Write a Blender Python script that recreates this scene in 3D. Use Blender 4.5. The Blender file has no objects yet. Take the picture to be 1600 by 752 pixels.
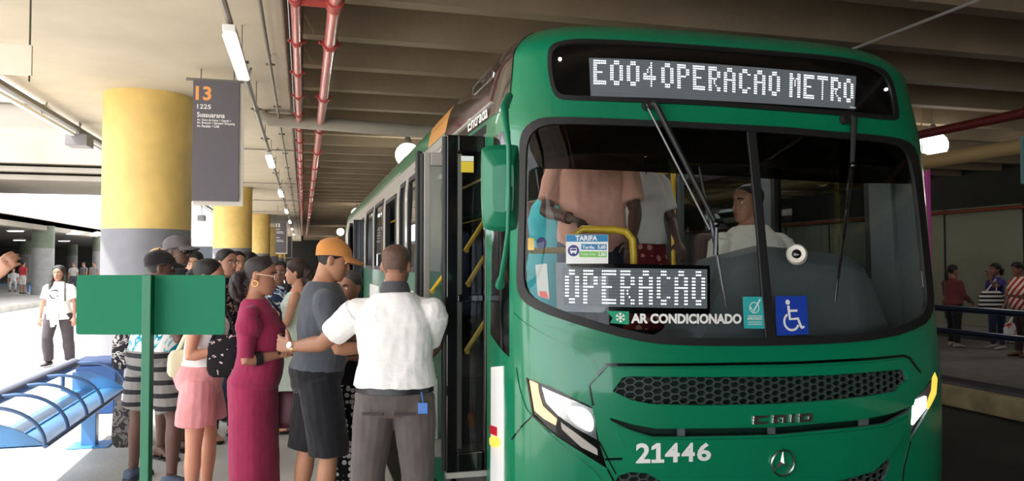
import bpy, bmesh, math, random
from mathutils import Vector, Matrix, Euler
from mathutils.geometry import delaunay_2d_cdt
random.seed(7)
PI = math.pi
scene = bpy.context.scene
COL = scene.collection

def S(r, g, b):
    def f(c):
        c /= 255.0
        return c/12.92 if c <= 0.04045 else ((c+0.055)/1.055)**2.4
    return (f(r), f(g), f(b), 1.0)

# ------------------------------------------------------------------ camera
FPX, YAW, PITCH, EYE = 1200.0, math.radians(15.2), math.atan(36/1200.0), 1.6
cam = bpy.data.cameras.new('camera'); cam_o = bpy.data.objects.new('camera', cam); COL.objects.link(cam_o)
cam.sensor_fit = 'HORIZONTAL'; cam.sensor_width = 36.0; cam.lens = 36.0*FPX/1600.0
cam.clip_start = 0.05; cam.clip_end = 400
cam_o.location = (0, 0, EYE); cam_o.rotation_euler = (PI/2 + PITCH, 0, -YAW)
scene.camera = cam_o
FW = Vector((math.sin(YAW)*math.cos(PITCH), math.cos(YAW)*math.cos(PITCH), math.sin(PITCH)))
RT = Vector((math.cos(YAW), -math.sin(YAW), 0)); UP = RT.cross(FW); EYEV = Vector((0, 0, EYE))
def pt(px, py, d):                      # the point of the place at depth d seen at a photo pixel
    return EYEV + FW*d + RT*((px-800)/FPX*d) + UP*((376-py)/FPX*d)
def proj(p):
    q = Vector(p) - EYEV; d = q.dot(FW)
    return 800+FPX*q.dot(RT)/d, 376-FPX*q.dot(UP)/d
def gp(px, d):                          # floor point below
    p = pt(px, 412, d); return (p.x, p.y)

# ------------------------------------------------------------------ sky, sun, exposure
world = bpy.data.worlds.new('sky'); scene.world = world; world.use_nodes = True
wn = world.node_tree.nodes; wl = world.node_tree.links
bg = wn['Background']
tc = wn.new('ShaderNodeTexCoord'); nz = wn.new('ShaderNodeTexNoise'); rp = wn.new('ShaderNodeValToRGB')
nz.inputs['Scale'].default_value = 2.5; nz.inputs['Detail'].default_value = 5
rp.color_ramp.elements[0].position = .38; rp.color_ramp.elements[0].color = (.80, .88, 1, 1)
rp.color_ramp.elements[1].position = .6; rp.color_ramp.elements[1].color = (1, .985, .96, 1)
wl.new(tc.outputs['Generated'], nz.inputs['Vector']); wl.new(nz.outputs['Fac'], rp.inputs['Fac']); wl.new(rp.outputs['Color'], bg.inputs['Color'])
bg.inputs['Strength'].default_value = 3.6
sun = bpy.data.lights.new('sun', 'SUN'); sun.energy = 11.0; sun.angle = math.radians(2.0); sun.color = (1, .955, .88)
sun_o = bpy.data.objects.new('sun', sun); COL.objects.link(sun_o)
sd = Vector((math.cos(math.radians(60)), .16, -math.sin(math.radians(60))))
sun_o.rotation_euler = sd.to_track_quat('-Z', 'Y').to_euler(); sun_o.location = (-20, 5, 30)
vs = scene.view_settings
scene.display_settings.display_device = 'sRGB'
vs.view_transform = 'Standard'; vs.look = 'None'; vs.exposure = 0.35; vs.gamma = 1.0; vs.use_curve_mapping = False

# ------------------------------------------------------------------ materials
def nmat(name):
    m = bpy.data.materials.new(name); m.use_nodes = True
    return m, m.node_tree.nodes, m.node_tree.links, m.node_tree.nodes['Principled BSDF']
def ramp(nodes, stops, interp='LINEAR'):
    r = nodes.new('ShaderNodeValToRGB'); r.color_ramp.interpolation = interp
    e = r.color_ramp.elements
    while len(e) < len(stops): e.new(0.5)
    for i, (p, c) in enumerate(stops): e[i].position = p; e[i].color = c
    return r
def mat(name, col, rough=.5, metal=0, coat=0, bump=0, bscale=60, vary=0, vscale=4, spec=.5, sheen=0):
    m, N, L, b = nmat(name)
    b.inputs['Base Color'].default_value = col; b.inputs['Roughness'].default_value = rough
    b.inputs['Metallic'].default_value = metal; b.inputs['Coat Weight'].default_value = coat
    b.inputs['Specular IOR Level'].default_value = spec; b.inputs['Sheen Weight'].default_value = sheen
    b.inputs['Coat Roughness'].default_value = .06
    t = N.new('ShaderNodeTexCoord')
    if vary:
        n = N.new('ShaderNodeTexNoise'); n.inputs['Scale'].default_value = vscale; n.inputs['Detail'].default_value = 6
        L.new(t.outputs['Object'], n.inputs['Vector'])
        lo = tuple(c*(1-vary) for c in col[:3])+(1,); hi = tuple(min(1, c*(1+vary)) for c in col[:3])+(1,)
        r = ramp(N, [(.3, lo), (.7, hi)]); L.new(n.outputs['Fac'], r.inputs['Fac']); L.new(r.outputs['Color'], b.inputs['Base Color'])
    if bump:
        n2 = N.new('ShaderNodeTexNoise'); n2.inputs['Scale'].default_value = bscale; n2.inputs['Detail'].default_value = 4
        L.new(t.outputs['Object'], n2.inputs['Vector'])
        bp = N.new('ShaderNodeBump'); bp.inputs['Strength'].default_value = bump; bp.inputs['Distance'].default_value = .02
        L.new(n2.outputs['Fac'], bp.inputs['Height']); L.new(bp.outputs['Normal'], b.inputs['Normal'])
    return m
def cloth(name, col, vary=.12, fold=.5, fscale=9, rough=.85):
    return mat(name, col, rough, 0, 0, fold, fscale, vary, 7, spec=.2, sheen=.15)
def glow(name, col, strength):
    m, N, L, b = nmat(name)
    b.inputs['Base Color'].default_value = (.02, .02, .02, 1); b.inputs['Emission Color'].default_value = col; b.inputs['Emission Strength'].default_value = strength
    return m
def glass(name, tint, refl=1.0, ior=1.5):
    m, N, L, b = nmat(name); N.remove(b)
    tr = N.new('ShaderNodeBsdfTransparent'); tr.inputs['Color'].default_value = tint
    gl = N.new('ShaderNodeBsdfGlossy'); gl.inputs['Roughness'].default_value = .01; gl.inputs['Color'].default_value = (refl, refl, refl, 1)
    fr = N.new('ShaderNodeFresnel'); fr.inputs['IOR'].default_value = ior
    ge = N.new('ShaderNodeNewGeometry'); su = N.new('ShaderNodeMath'); su.operation = 'SUBTRACT'; su.use_clamp = True
    L.new(fr.outputs['Fac'], su.inputs[0]); L.new(ge.outputs['Backfacing'], su.inputs[1])      # reflect off the outer face only
    mx = N.new('ShaderNodeMixShader'); L.new(su.outputs[0], mx.inputs['Fac']); L.new(tr.outputs[0], mx.inputs[1]); L.new(gl.outputs[0], mx.inputs[2])
    L.new(mx.outputs[0], N['Material Output'].inputs['Surface'])
    return m
def banded(name, z, lowc, highc, rough=.6, axis='Z', soft=.004):     # two paint colours meeting at height z (object space)
    m, N, L, b = nmat(name); b.inputs['Roughness'].default_value = rough
    t = N.new('ShaderNodeTexCoord'); sp = N.new('ShaderNodeSeparateXYZ'); L.new(t.outputs['Object'], sp.inputs[0])
    mr = N.new('ShaderNodeMapRange'); mr.inputs['From Min'].default_value = z-soft; mr.inputs['From Max'].default_value = z+soft
    L.new(sp.outputs[axis], mr.inputs['Value'])
    n = N.new('ShaderNodeTexNoise'); n.inputs['Scale'].default_value = 3; n.inputs['Detail'].default_value = 8; L.new(t.outputs['Object'], n.inputs['Vector'])
    def two(c): return ramp(N, [(.3, tuple(x*.85 for x in c[:3])+(1,)), (.7, tuple(min(1, x*1.08) for x in c[:3])+(1,))])
    r1, r2 = two(lowc), two(highc); L.new(n.outputs['Fac'], r1.inputs['Fac']); L.new(n.outputs['Fac'], r2.inputs['Fac'])
    mx = N.new('ShaderNodeMixRGB'); L.new(mr.outputs[0], mx.inputs['Fac']); L.new(r1.outputs[0], mx.inputs[1]); L.new(r2.outputs[0], mx.inputs[2])
    L.new(mx.outputs[0], b.inputs['Base Color'])
    return m
def striped(name, c1, c2, scale, axis='Z', duty=.5, distort=0.0, rough=.85, bump=.4):
    m, N, L, b = nmat(name); b.inputs['Roughness'].default_value = rough; b.inputs['Specular IOR Level'].default_value = .2
    t = N.new('ShaderNodeTexCoord'); w = N.new('ShaderNodeTexWave'); w.wave_type = 'BANDS'; w.bands_direction = axis
    w.inputs['Scale'].default_value = scale; w.inputs['Distortion'].default_value = distort; w.inputs['Detail'].default_value = 1
    L.new(t.outputs['Object'], w.inputs['Vector'])
    r = ramp(N, [(0, c1), (duty, c2)], 'CONSTANT'); L.new(w.outputs['Fac'], r.inputs['Fac']); L.new(r.outputs[0], b.inputs['Base Color'])
    n2 = N.new('ShaderNodeTexNoise'); n2.inputs['Scale'].default_value = 9; L.new(t.outputs['Object'], n2.inputs['Vector'])
    bp = N.new('ShaderNodeBump'); bp.inputs['Strength'].default_value = bump; bp.inputs['Distance'].default_value = .02
    L.new(n2.outputs['Fac'], bp.inputs['Height']); L.new(bp.outputs['Normal'], b.inputs['Normal'])
    return m
def floral(name, stops, scale, kind='noise', rough=.85):
    m, N, L, b = nmat(name); b.inputs['Roughness'].default_value = rough; b.inputs['Specular IOR Level'].default_value = .2
    t = N.new('ShaderNodeTexCoord')
    if kind == 'noise':
        n = N.new('ShaderNodeTexNoise'); n.inputs['Scale'].default_value = scale; n.inputs['Detail'].default_value = 2; n.inputs['Distortion'].default_value = 1.2; out = n.outputs['Fac']
    else:
        n = N.new('ShaderNodeTexVoronoi'); n.inputs['Scale'].default_value = scale; out = n.outputs['Distance']
        if kind == 'dots': n.inputs['Randomness'].default_value = .35
    L.new(t.outputs['Object'], n.inputs['Vector'])
    r = ramp(N, stops, 'CONSTANT'); L.new(out, r.inputs['Fac']); L.new(r.outputs[0], b.inputs['Base Color'])
    return m

# ------------------------------------------------------------------ mesh helpers
def wm(o):
    M = Matrix.Identity(4)
    while o is not None:
        M = o.matrix_basis @ M; o = o.parent
    return M
class MB:
    """collects shapes in world space; build() links them as one mesh object"""
    def __init__(s): s.bm = bmesh.new()
    def faces(s, verts, faces, mi=0):
        vs = [s.bm.verts.new(v) for v in verts]
        for n_, f in enumerate(faces):
            try: s.bm.faces.new([vs[i] for i in f]).material_index = mi[n_] if isinstance(mi, list) else mi
            except ValueError: pass
        return s
    def box(s, lo, hi, mi=0, M=None):
        x0, y0, z0 = lo; x1, y1, z1 = hi
        v = [Vector(p) for p in ((x0,y0,z0),(x1,y0,z0),(x1,y1,z0),(x0,y1,z0),(x0,y0,z1),(x1,y0,z1),(x1,y1,z1),(x0,y1,z1))]
        if M: v = [M @ p for p in v]
        return s.faces(v, [(0,3,2,1),(4,5,6,7),(0,1,5,4),(1,2,6,5),(2,3,7,6),(3,0,4,7)], mi)
    def loft(s, rings, cap=True, closed=True, mi=0):
        R = [[s.bm.verts.new(p) for p in r] for r in rings]; n = len(R[0])
        for a, b in zip(R, R[1:]):
            for i in range(n if closed else n-1):
                j = (i+1) % n
                try: s.bm.faces.new((a[i], a[j], b[j], b[i])).material_index = mi
                except ValueError: pass
        if cap and closed:
            for r in (R[0][::-1], R[-1]):
                try: s.bm.faces.new(r).material_index = mi
                except ValueError: pass
        return s
    def tube(s, pts, r, n=10, mi=0, flat=1.0, upv=None):
        pts = [Vector(p) for p in pts]; rr = r if isinstance(r, (list, tuple)) else [r]*len(pts)
        rings = []; prev = None
        for i, p in enumerate(pts):
            t = (pts[min(i+1, len(pts)-1)] - pts[max(i-1, 0)])
            if t.length < 1e-9: t = Vector((0, 0, 1))
            t.normalize()
            if prev is None:
                a = Vector(upv) if upv is not None else (Vector((0, 0, 1)) if abs(t.z) < .9 else Vector((0, 1, 0)))
            else: a = prev
            a = (a - t*a.dot(t)); a = a.normalized() if a.length > 1e-6 else t.orthogonal().normalized()
            b = t.cross(a); prev = a
            rings.append([p + (a*math.cos(2*PI*k/n)*flat + b*math.sin(2*PI*k/n))*rr[i] for k in range(n)])
        return s.loft(rings, mi=mi)
    def ell(s, c, r, M=None, nu=14, nv=9, mi=0):
        c = Vector(c); r = r if isinstance(r, (tuple, list)) else (r, r, r)
        rings = []
        for j in range(nv+1):
            a = -PI/2 + PI*(j+.001)/(nv+.002)
            ring = []
            for i in range(nu):
                q = Vector((r[0]*math.cos(a)*math.cos(2*PI*i/nu), r[1]*math.cos(a)*math.sin(2*PI*i/nu), r[2]*math.sin(a)))
                ring.append(c + (M @ q if M else q))
            rings.append(ring)
        return s.loft(rings, mi=mi)
    def lathe(s, c, prof, n=24, mi=0):
        c = Vector(c)
        return s.loft([[c + Vector((r*math.cos(2*PI*i/n), r*math.sin(2*PI*i/n), z)) for i in range(n)] for r, z in prof], mi=mi)
    def prism(s, poly, d, mi=0):      # polygon of 3-D points pushed along d
        n = len(poly); d = Vector(d); v = [Vector(p) for p in poly]; v += [p + d for p in v]
        return s.faces(v, [tuple(range(n))[::-1], tuple(range(n, 2*n))] + [(i, (i+1) % n, n+(i+1) % n, n+i) for i in range(n)], mi)
    def build(s, name, m, parent=None, smooth=False, bevel=0, sharp=40, sub=0):
        me = bpy.data.meshes.new(name)
        bmesh.ops.recalc_face_normals(s.bm, faces=s.bm.faces[:])
        if parent is not None: s.bm.transform(wm(parent).inverted())
        s.bm.to_mesh(me); s.bm.free()
        for x in (m if isinstance(m, (list, tuple)) else [m]): me.materials.append(x)
        o = bpy.data.objects.new(name, me); COL.objects.link(o)
        if parent is not None: o.parent = parent
        if smooth:
            me.polygons.foreach_set('use_smooth', [True]*len(me.polygons))
            me.set_sharp_from_angle(angle=math.radians(sharp))
        if bevel:
            b = o.modifiers.new('bevel', 'BEVEL'); b.width = bevel; b.segments = 2; b.limit_method = 'ANGLE'; b.angle_limit = math.radians(35)
        if sub:
            b = o.modifiers.new('subdivision', 'SUBSURF'); b.levels = sub; b.render_levels = sub
        return o
def thing(name, label, cat, loc=(0, 0, 0), rz=0, group=None):
    o = bpy.data.objects.new(name, None); COL.objects.link(o); o.empty_display_size = .1
    o.location = loc; o.rotation_euler = (0, 0, rz); o['label'] = label; o['category'] = cat
    if group: o['group'] = group
    return o
def tag(o, label, cat, group=None):
    o['label'] = label; o['category'] = cat
    if group: o['group'] = group
    return o
def struct(o): o['kind'] = 'structure'; return o
def dup(root, loc, rz=0, label=None, group=None):
    r = root.copy(); COL.objects.link(r); r.location = loc; r.rotation_euler = (0, 0, rz)
    if label: r['label'] = label
    if group: r['group'] = group
    for ch in list(root.children):
        c = ch.copy(); COL.objects.link(c); c.parent = r
        for g in ch.children:
            d = g.copy(); COL.objects.link(d); d.parent = c
    return r
def text_tris(body, bold=0.0, spacing=1.0, res=3):
    """text as 2-D triangles, its bounding box scaled to 0..1 x 0..1"""
    cu = bpy.data.curves.new('text', 'FONT'); cu.body = body; cu.fill_mode = 'FRONT'; cu.resolution_u = res; cu.offset = bold; cu.space_character = spacing
    o = bpy.data.objects.new('text', cu); COL.objects.link(o); bpy.context.view_layer.update()
    me = o.evaluated_get(bpy.context.evaluated_depsgraph_get()).to_mesh(); me.calc_loop_triangles()
    v = [(p.co.x, p.co.y) for p in me.vertices]; f = [tuple(t.vertices) for t in me.loop_triangles]
    o.to_mesh_clear(); bpy.data.objects.remove(o); bpy.data.curves.remove(cu)
    x0 = min(p[0] for p in v); x1 = max(p[0] for p in v); y0 = min(p[1] for p in v); y1 = max(p[1] for p in v)
    return [((x-x0)/(x1-x0), (y-y0)/(y1-y0)) for x, y in v], f, (x1-x0)/(y1-y0)
def bil(q, u, w):       # q = TL TR BR BL, u to the right, w up
    tl, tr, br, bl = q
    return tuple((bl[i]*(1-u)+br[i]*u)*(1-w) + (tl[i]*(1-u)+tr[i]*u)*w for i in range(len(tl)))
def text_flat(mb, body, org, ux, uz, h=None, w=None, mi=0, bold=0, align='L'):
    """flat lettering: org = lower left corner, ux / uz unit directions"""
    v, f, asp = text_tris(body, bold); org = Vector(org)
    if h is None: h = w/asp
    if w is None: w = h*asp
    if align == 'C': org = org - Vector(ux)*w/2
    mb.faces([org + Vector(ux)*(x*w) + Vector(uz)*(y*h) for x, y in v], f, mi)
def chaikin(P, n=2):
    for _ in range(n):
        Q = []
        for i in range(len(P)):
            a, b = P[i], P[(i+1) % len(P)]
            Q.append(tuple(a[k]*.75+b[k]*.25 for k in range(2))); Q.append(tuple(a[k]*.25+b[k]*.75 for k in range(2)))
        P = Q
    return P
def inside(p, poly):
    x, y = p; c = False; n = len(poly)
    for i in range(n):
        x1, y1 = poly[i]; x2, y2 = poly[i-1]
        if (y1 > y) != (y2 > y) and x < (x2-x1)*(y-y1)/(y2-y1)+x1: c = not c
    return c
def cdt(outline, holes, grid):
    pts = []; edges = []
    def addloop(L):
        m = []
        for i in range(len(L)):
            a, b = L[i], L[(i+1) % len(L)]
            k = max(1, int(math.hypot(b[0]-a[0], b[1]-a[1])/(grid*1.0)))
            for j in range(k): m.append((a[0]+(b[0]-a[0])*j/k, a[1]+(b[1]-a[1])*j/k))
        b0 = len(pts); pts.extend(m)
        edges.extend((b0+i, b0+(i+1) % len(m)) for i in range(len(m)))
        return m
    Ls = [addloop(outline)] + [addloop(h) for h in holes]
    xs = [p[0] for p in outline]; ys = [p[1] for p in outline]
    x0, x1, y0, y1 = min(xs), max(xs), min(ys), max(ys)
    nx = int((x1-x0)/grid); ny = int((y1-y0)/grid)
    bnd = pts[:]
    for i in range(1, nx+1):
        for j in range(1, ny+1):
            p = (x0+i*grid+(.23*grid if j % 2 else 0), y0+j*grid)
            if inside(p, Ls[0]) and not any(inside(p, h) for h in Ls[1:]) and all(abs(p[0]-b[0])+abs(p[1]-b[1]) > grid*.45 for b in bnd): pts.append(p)
    r = delaunay_2d_cdt([Vector(p) for p in pts], edges, [], 0, 1e-7)
    V = [(v.x, v.y) for v in r[0]]; F = []
    for f in r[2]:
        c = (sum(V[i][0] for i in f)/len(f), sum(V[i][1] for i in f)/len(f))
        if inside(c, Ls[0]) and not any(inside(c, h) for h in Ls[1:]): F.append(tuple(f))
    return V, F
def sheet(mb, V, F, fn, t0, t1, mi=0, mi_in=None):
    """triangles V,F lifted by fn(u,v,offset) into a closed solid between offsets t0 (outer) and t1"""
    used = sorted({i for f in F for i in f}); ix = {k: n for n, k in enumerate(used)}; n = len(used)
    A = [fn(*V[i], t0) for i in used] + [fn(*V[i], t1) for i in used]
    cnt = {}
    for f in F:
        for i in range(len(f)):
            e = (f[i], f[(i+1) % len(f)]); k = (min(e), max(e)); cnt.setdefault(k, []).append(e)
    G = [tuple(ix[i] for i in f) for f in F] + [tuple(n+ix[i] for i in f[::-1]) for f in F]
    for k, es in cnt.items():
        if len(es) == 1: a, b = es[0]; G.append((ix[b], ix[a], n+ix[a], n+ix[b]))
    if mi_in is not None: mi = [mi]*len(F)+[mi_in]*(len(G)-len(F))
    mb.faces(A, G, mi)

# ------------------------------------------------------------------ the setting
M_conc = mat('concrete floor', S(176, 172, 166), .8, bump=.15, bscale=30, vary=.14, vscale=1.3)
M_road = mat('asphalt', S(50, 48, 47), .85, bump=.3, bscale=80, vary=.25, vscale=1.1)
M_pave = mat('sunlit concrete road', S(190, 186, 180), .85, bump=.2, bscale=50, vary=.12, vscale=.8)
M_slab = mat('painted soffit', S(182, 171, 152), .8, bump=.1, bscale=6, vary=.08, vscale=1.6)
M_rib = mat('rib concrete', S(132, 116, 95), .85, bump=.25, bscale=14, vary=.15, vscale=1.0)
M_dark = mat('end wall dark grey', S(40, 39, 38), .8, vary=.2)  # dark grey of both end walls, mottled at random
M_wallp = mat('olive wall panel', S(150, 152, 128), .6, vary=.06, vscale=.8)
M_seam = mat('wall seam', S(40, 42, 36), .7)
M_col = banded('column paint', 2.05, S(118, 118, 124), S(216, 184, 108), .55)
M_colfar = banded('far column paint', 2.4, S(160, 160, 160), S(120, 130, 112), .7)
M_pink = mat('magenta column paint', S(226, 96, 190), .6, vary=.05)
M_kerb = mat('worn yellow kerb', S(206, 184, 140), .8, bump=.4, bscale=12, vary=.35, vscale=3)
M_blueline = mat('dark blue floor paint', S(28, 36, 66), .6, vary=.15)
M_white = mat('white paint', S(235, 235, 232), .6)
M_over = mat('viaduct concrete', S(150, 142, 130), .85, vary=.1, vscale=.6)

Y0w, Y1w = -16, 82
SLAB, RIBZ = 3.85, 3.95
mb = MB(); mb.box((-60, Y0w, -.45), (40, 120, -.25)); struct(mb.build('road', [M_road]))
mb = MB(); mb.box((-10.78, Y0w, -.249), (-4.42, 120, -.235)); struct(mb.build('road_lane', [M_pave]))
mb = MB(); mb.box((-4.42, Y0w, -.25), (.66, 80, 0)); struct(mb.build('floor', [M_conc], bevel=.015))
mb = MB(); mb.box((-40, Y0w, -.25), (-10.8, 110, 0)); struct(mb.build('floor_left', [M_conc], bevel=.015))
mb = MB(); mb.box((8.24, Y0w, -.25), (13.6, 80, 0)); struct(mb.build('floor_right', [mat('grey platform', S(118, 115, 111), .8, vary=.15)]))
mb = MB(); mb.box((8.1, Y0w, -.25), (8.26, 80, .004)); struct(mb.build('kerb', [M_kerb], bevel=.02))
mb = MB(); mb.box((8.27, Y0w, -.01), (8.85, 80, .004)); struct(mb.build('trim_1', [M_blueline]))
mb = MB(); mb.box((-4.46, Y0w, -.24), (-4.40, 80, .006)); struct(mb.build('trim_2', [mat('kerb edge grey', S(130, 128, 128), .8)]))
# soffit slab over the waiting platform, with small marks and fixings
mb = MB(); mb.box((-3.53, Y0w, SLAB), (-.185, 80, 4.45)); struct(mb.build('ceiling_left', [M_slab], bevel=.02))
# ribbed deck over the bus lanes
mb = MB(); mb.box((-.185, Y0w, 4.45), (18, 80, 4.6))
y = -15.2
while y < 80:
    mb.loft([[(-.02, y-.09, RIBZ), (-.02, y+.09, RIBZ), (-.02, y+.15, 4.46), (-.02, y-.15, 4.46)],
             [(18, y-.09, RIBZ), (18, y+.09, RIBZ), (18, y+.15, 4.46), (18, y-.15, 4.46)]]); y += 1.23
struct(mb.build('ceiling', [M_rib]))
# right hand wall of wide panels with dark seams
mb = MB(); mb.box((17, -11, -.25), (17.3, 80, 3.15)); mb.box((17.05, Y0w, 3.15), (17.3, 80, 4.6), 1)
for k in range(40): mb.box((16.985, -14+2.4*k, .1), (17.01, -13.95+2.4*k, 3.1), 1)
mb.box((16.9, Y0w, 3.08), (17.05, 80, 3.15), 1); mb.box((16.6, Y0w, -.25), (17, 80, -.02), 2)
struct(mb.build('wall_right', [M_wallp, M_seam, M_conc]))
mb = MB(); mb.box((-3.5, 80, -.25), (18, 80.4, 4.6)); struct(mb.build('wall_back', [M_dark]))
mb = MB(); mb.box((2.2, -11.4, -.25), (18, -11, 4.6)); struct(mb.build('wall_light_block', [M_dark]))  # unseen wall added behind the camera to keep the right side dark
for k in range(6):
    p = pt(229, 412, 10.3); yy = p.y + 12.9*k
    mb = MB(); mb.lathe((0, 0, 0), [(.55, 0), (.55, 1), (.55, SLAB+.02)], 48)
    c = mb.build('column', [M_col], smooth=True); c.location = (p.x, yy, 0); struct(c)
p = pt(1421, 330, 17)
mb = MB(); mb.lathe((0, 0, 0), [(.42, 0), (.42, 4.5)], 32); c = struct(mb.build('column', [M_pink], smooth=True)); c.location = (p.x, p.y, 0)
# far side of the sunny road: second station roof, columns, dark back wall, viaduct
mb = MB()
mb.box((-40, 8, 3.55), (-12.8, 110, 3.8)); mb.box((-13.1, 8, 3.3), (-12.8, 110, 3.85), 1); mb.box((-14.4, 8, 3.42), (-14.2, 110, 3.55), 1)
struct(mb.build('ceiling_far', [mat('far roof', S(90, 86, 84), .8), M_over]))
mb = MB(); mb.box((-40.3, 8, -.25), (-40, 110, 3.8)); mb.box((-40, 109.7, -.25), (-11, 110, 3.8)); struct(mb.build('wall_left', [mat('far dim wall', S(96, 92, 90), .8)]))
for px, d in ((67, 40), (158, 50), (40, 66), (112, 78)):
    q = pt(px, 412, d); mb = MB(); mb.lathe((0, 0, 0), [(.52, 0), (.52, 3.56)], 32); c = struct(mb.build('column', [M_colfar], smooth=True)); c.location = (q.x, q.y, 0)
mb = MB()
for y0, z0, z1 in ((38.4, 5.3, 5.55), (38.2, 5.65, 5.9), (38.0, 6.0, 8.6)): mb.box((-48, y0, z0), (-4, 46, z1))
mb.box((-48, 37.8, 8.6), (-4, 46, 8.8)); mb.box((-30, 39, -.25), (-28.6, 41, 5.3))
struct(mb.build('trim_3', [M_over], bevel=.03))
# ------------------------------------------------------------------ the bus body surface F(s, v): s runs round the plan, v up the section
XC, YF = 2.25, 3.34
_half = [(0, 0), (.3, .004), (.6, .018), (.9, .06), (1.09, .12), (1.21, .21), (1.268, .35), (1.286, .54), (1.288, .8), (1.288, 1.1)]
def _cr(P, i, t):
    p0, p1, p2, p3 = P[max(i-1, 0)], P[i], P[i+1], P[min(i+2, len(P)-1)]
    if i == 0: p0 = (-P[1][0], P[1][1])
    return tuple(.5*(2*p1[k]+(p2[k]-p0[k])*t+(2*p0[k]-5*p1[k]+4*p2[k]-p3[k])*t*t+(3*p1[k]-p0[k]-3*p2[k]+p3[k])*t**3) for k in range(2))
_D = []
for i in range(len(_half)-1):
    for j in range(24): _D.append(_cr(_half, i, j/24))
_D.append(_half[-1]); _A = [0.0]
for a, b in zip(_D, _D[1:]): _A.append(_A[-1]+math.hypot(b[0]-a[0], b[1]-a[1]))
SEND = _A[-1]
import bisect
def plan(s):
    a = abs(s); sg = 1 if s >= 0 else -1
    if a >= SEND: x, y, tx, ty = _D[-1][0], _D[-1][1]+a-SEND, 0, 1
    else:
        i = min(bisect.bisect_right(_A, a)-1, len(_D)-2); t = (a-_A[i])/(_A[i+1]-_A[i])
        x = _D[i][0]*(1-t)+_D[i+1][0]*t; y = _D[i][1]*(1-t)+_D[i+1][1]*t
        def tg(k):
            k0, k1 = max(k-1, 0), min(k+1, len(_D)-1); dx, dy = _D[k1][0]-_D[k0][0], _D[k1][1]-_D[k0][1]
            if k == 0: dy = 0
            l = math.hypot(dx, dy); return dx/l, dy/l
        ta, tb = tg(i), tg(i+1); tx = ta[0]*(1-t)+tb[0]*t; ty = ta[1]*(1-t)+tb[1]*t; l = math.hypot(tx, ty); tx /= l; ty /= l
    return XC+sg*x, YF+y, sg*ty, -tx          # outward normal in plan
_RK = [(-.4, .05), (.2, .02), (.6, 0), (.95, 0), (1.12, .012), (1.3, .035), (1.8, .075), (2.3, .125), (2.5, .155), (2.8, .21), (3.3, .3)]
def rake(z):
    if z <= _RK[0][0]: return _RK[0][1]
    for i in range(len(_RK)-1):
        if z <= _RK[i+1][0]:
            def m(k):
                a, b = _RK[max(k-1, 0)], _RK[min(k+1, len(_RK)-1)]; return (b[1]-a[1])/(b[0]-a[0])
            h = _RK[i+1][0]-_RK[i][0]; t = (z-_RK[i][0])/h
            return (2*t**3-3*t*t+1)*_RK[i][1]+(t**3-2*t*t+t)*h*m(i)+(-2*t**3+3*t*t)*_RK[i+1][1]+(t**3-t*t)*h*m(i+1)
    return _RK[-1][1]
VT, VL, VE = 2.68, .34, 3.02
def P0(s, v):
    x, y, nx, ny = plan(s)
    if v <= VT: z, d = v, 0
    elif v <= VT+VL:
        a = (v-VT)/VL*PI/2; z = VT+.185*math.sin(a); d = .22*(1-math.cos(a))
    else: z = VT+.185+.03*(1-math.exp(-(v-VT-VL)/.3)); d = .22+(v-VT-VL)
    ds = max(0, min(.09, (z-2.3)*.13 if z < 2.68 else .05+(z-2.68)*.34)); q = (x-XC)/1.288
    t = max(0, min(1, (abs(s)-1.15)/1.1)); wy = 1-t*t*(3-2*t)
    return Vector((x-(d+ds)*q*abs(q), y+(d+rake(min(z, 2.85)))*wy, z))
def Fn(s, v):
    e = .004; n = (P0(s+e, v)-P0(s-e, v)).cross(P0(s, v+e)-P0(s, v-e)); return n.normalized()
def F(s, v, off=0): return P0(s, v) + Fn(s, v)*off
def sY(Y): return -(SEND + Y - YF - 1.1)           # s of the left side at distance Y
_G = []
for i in range(-90, 32):
    for j in range(-6, 50):
        s_, v_ = i*.06, j*.06; p_ = P0(s_, v_)
        if Fn(s_, v_).dot((EYEV-p_).normalized()) > .12: _G.append((s_, v_, proj(p_)))
def sv(px, py):
    s, v, _ = min(_G, key=lambda g: (g[2][0]-px)**2+(g[2][1]-py)**2)
    for _ in range(14):
        p = proj(P0(s, v)); e = 1e-4; a = proj(P0(s+e, v)); b = proj(P0(s, v+e))
        j = ((a[0]-p[0])/e, (b[0]-p[0])/e, (a[1]-p[1])/e, (b[1]-p[1])/e); D = j[0]*j[3]-j[1]*j[2]
        if abs(D) < 1: break
        rx, ry = px-p[0], py-p[1]; ds = (j[3]*rx-j[1]*ry)/D; dv = (-j[2]*rx+j[0]*ry)/D
        s += max(-.1, min(.1, ds)); v += max(-.1, min(.1, dv))
    return s, v
def trace(P): return [sv(*p) for p in P]
def patch(mb, outl, holes=(), t0=.006, t1=-.004, grid=.05, px=True, mi=0):
    o = trace(outl) if px else outl; h = [trace(q) if px else q for q in holes]
    V, Fa = cdt(o, h, grid); sheet(mb, V, Fa, F, t0, t1, mi); return mb
def lettering(mb, body, quad, off=.003, bold=0, mi=0, px=True, spacing=1.0):
    v, f, _ = text_tris(body, bold, spacing); q = trace(quad) if px else quad
    mb.faces([F(*bil(q, x, y), off) for x, y in v], f, mi); return mb
def ribbon(P, w):                                   # polyline in s,v thickened to a polygon
    L, R = [], []
    for i, p in enumerate(P):
        a, b = P[max(i-1, 0)], P[min(i+1, len(P)-1)]; dx, dy = b[0]-a[0], b[1]-a[1]; l = math.hypot(dx, dy) or 1
        ww = w[i] if isinstance(w, list) else w
        L.append((p[0]-dy/l*ww/2, p[1]+dx/l*ww/2)); R.append((p[0]+dy/l*ww/2, p[1]-dx/l*ww/2))
    return L + R[::-1]

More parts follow.
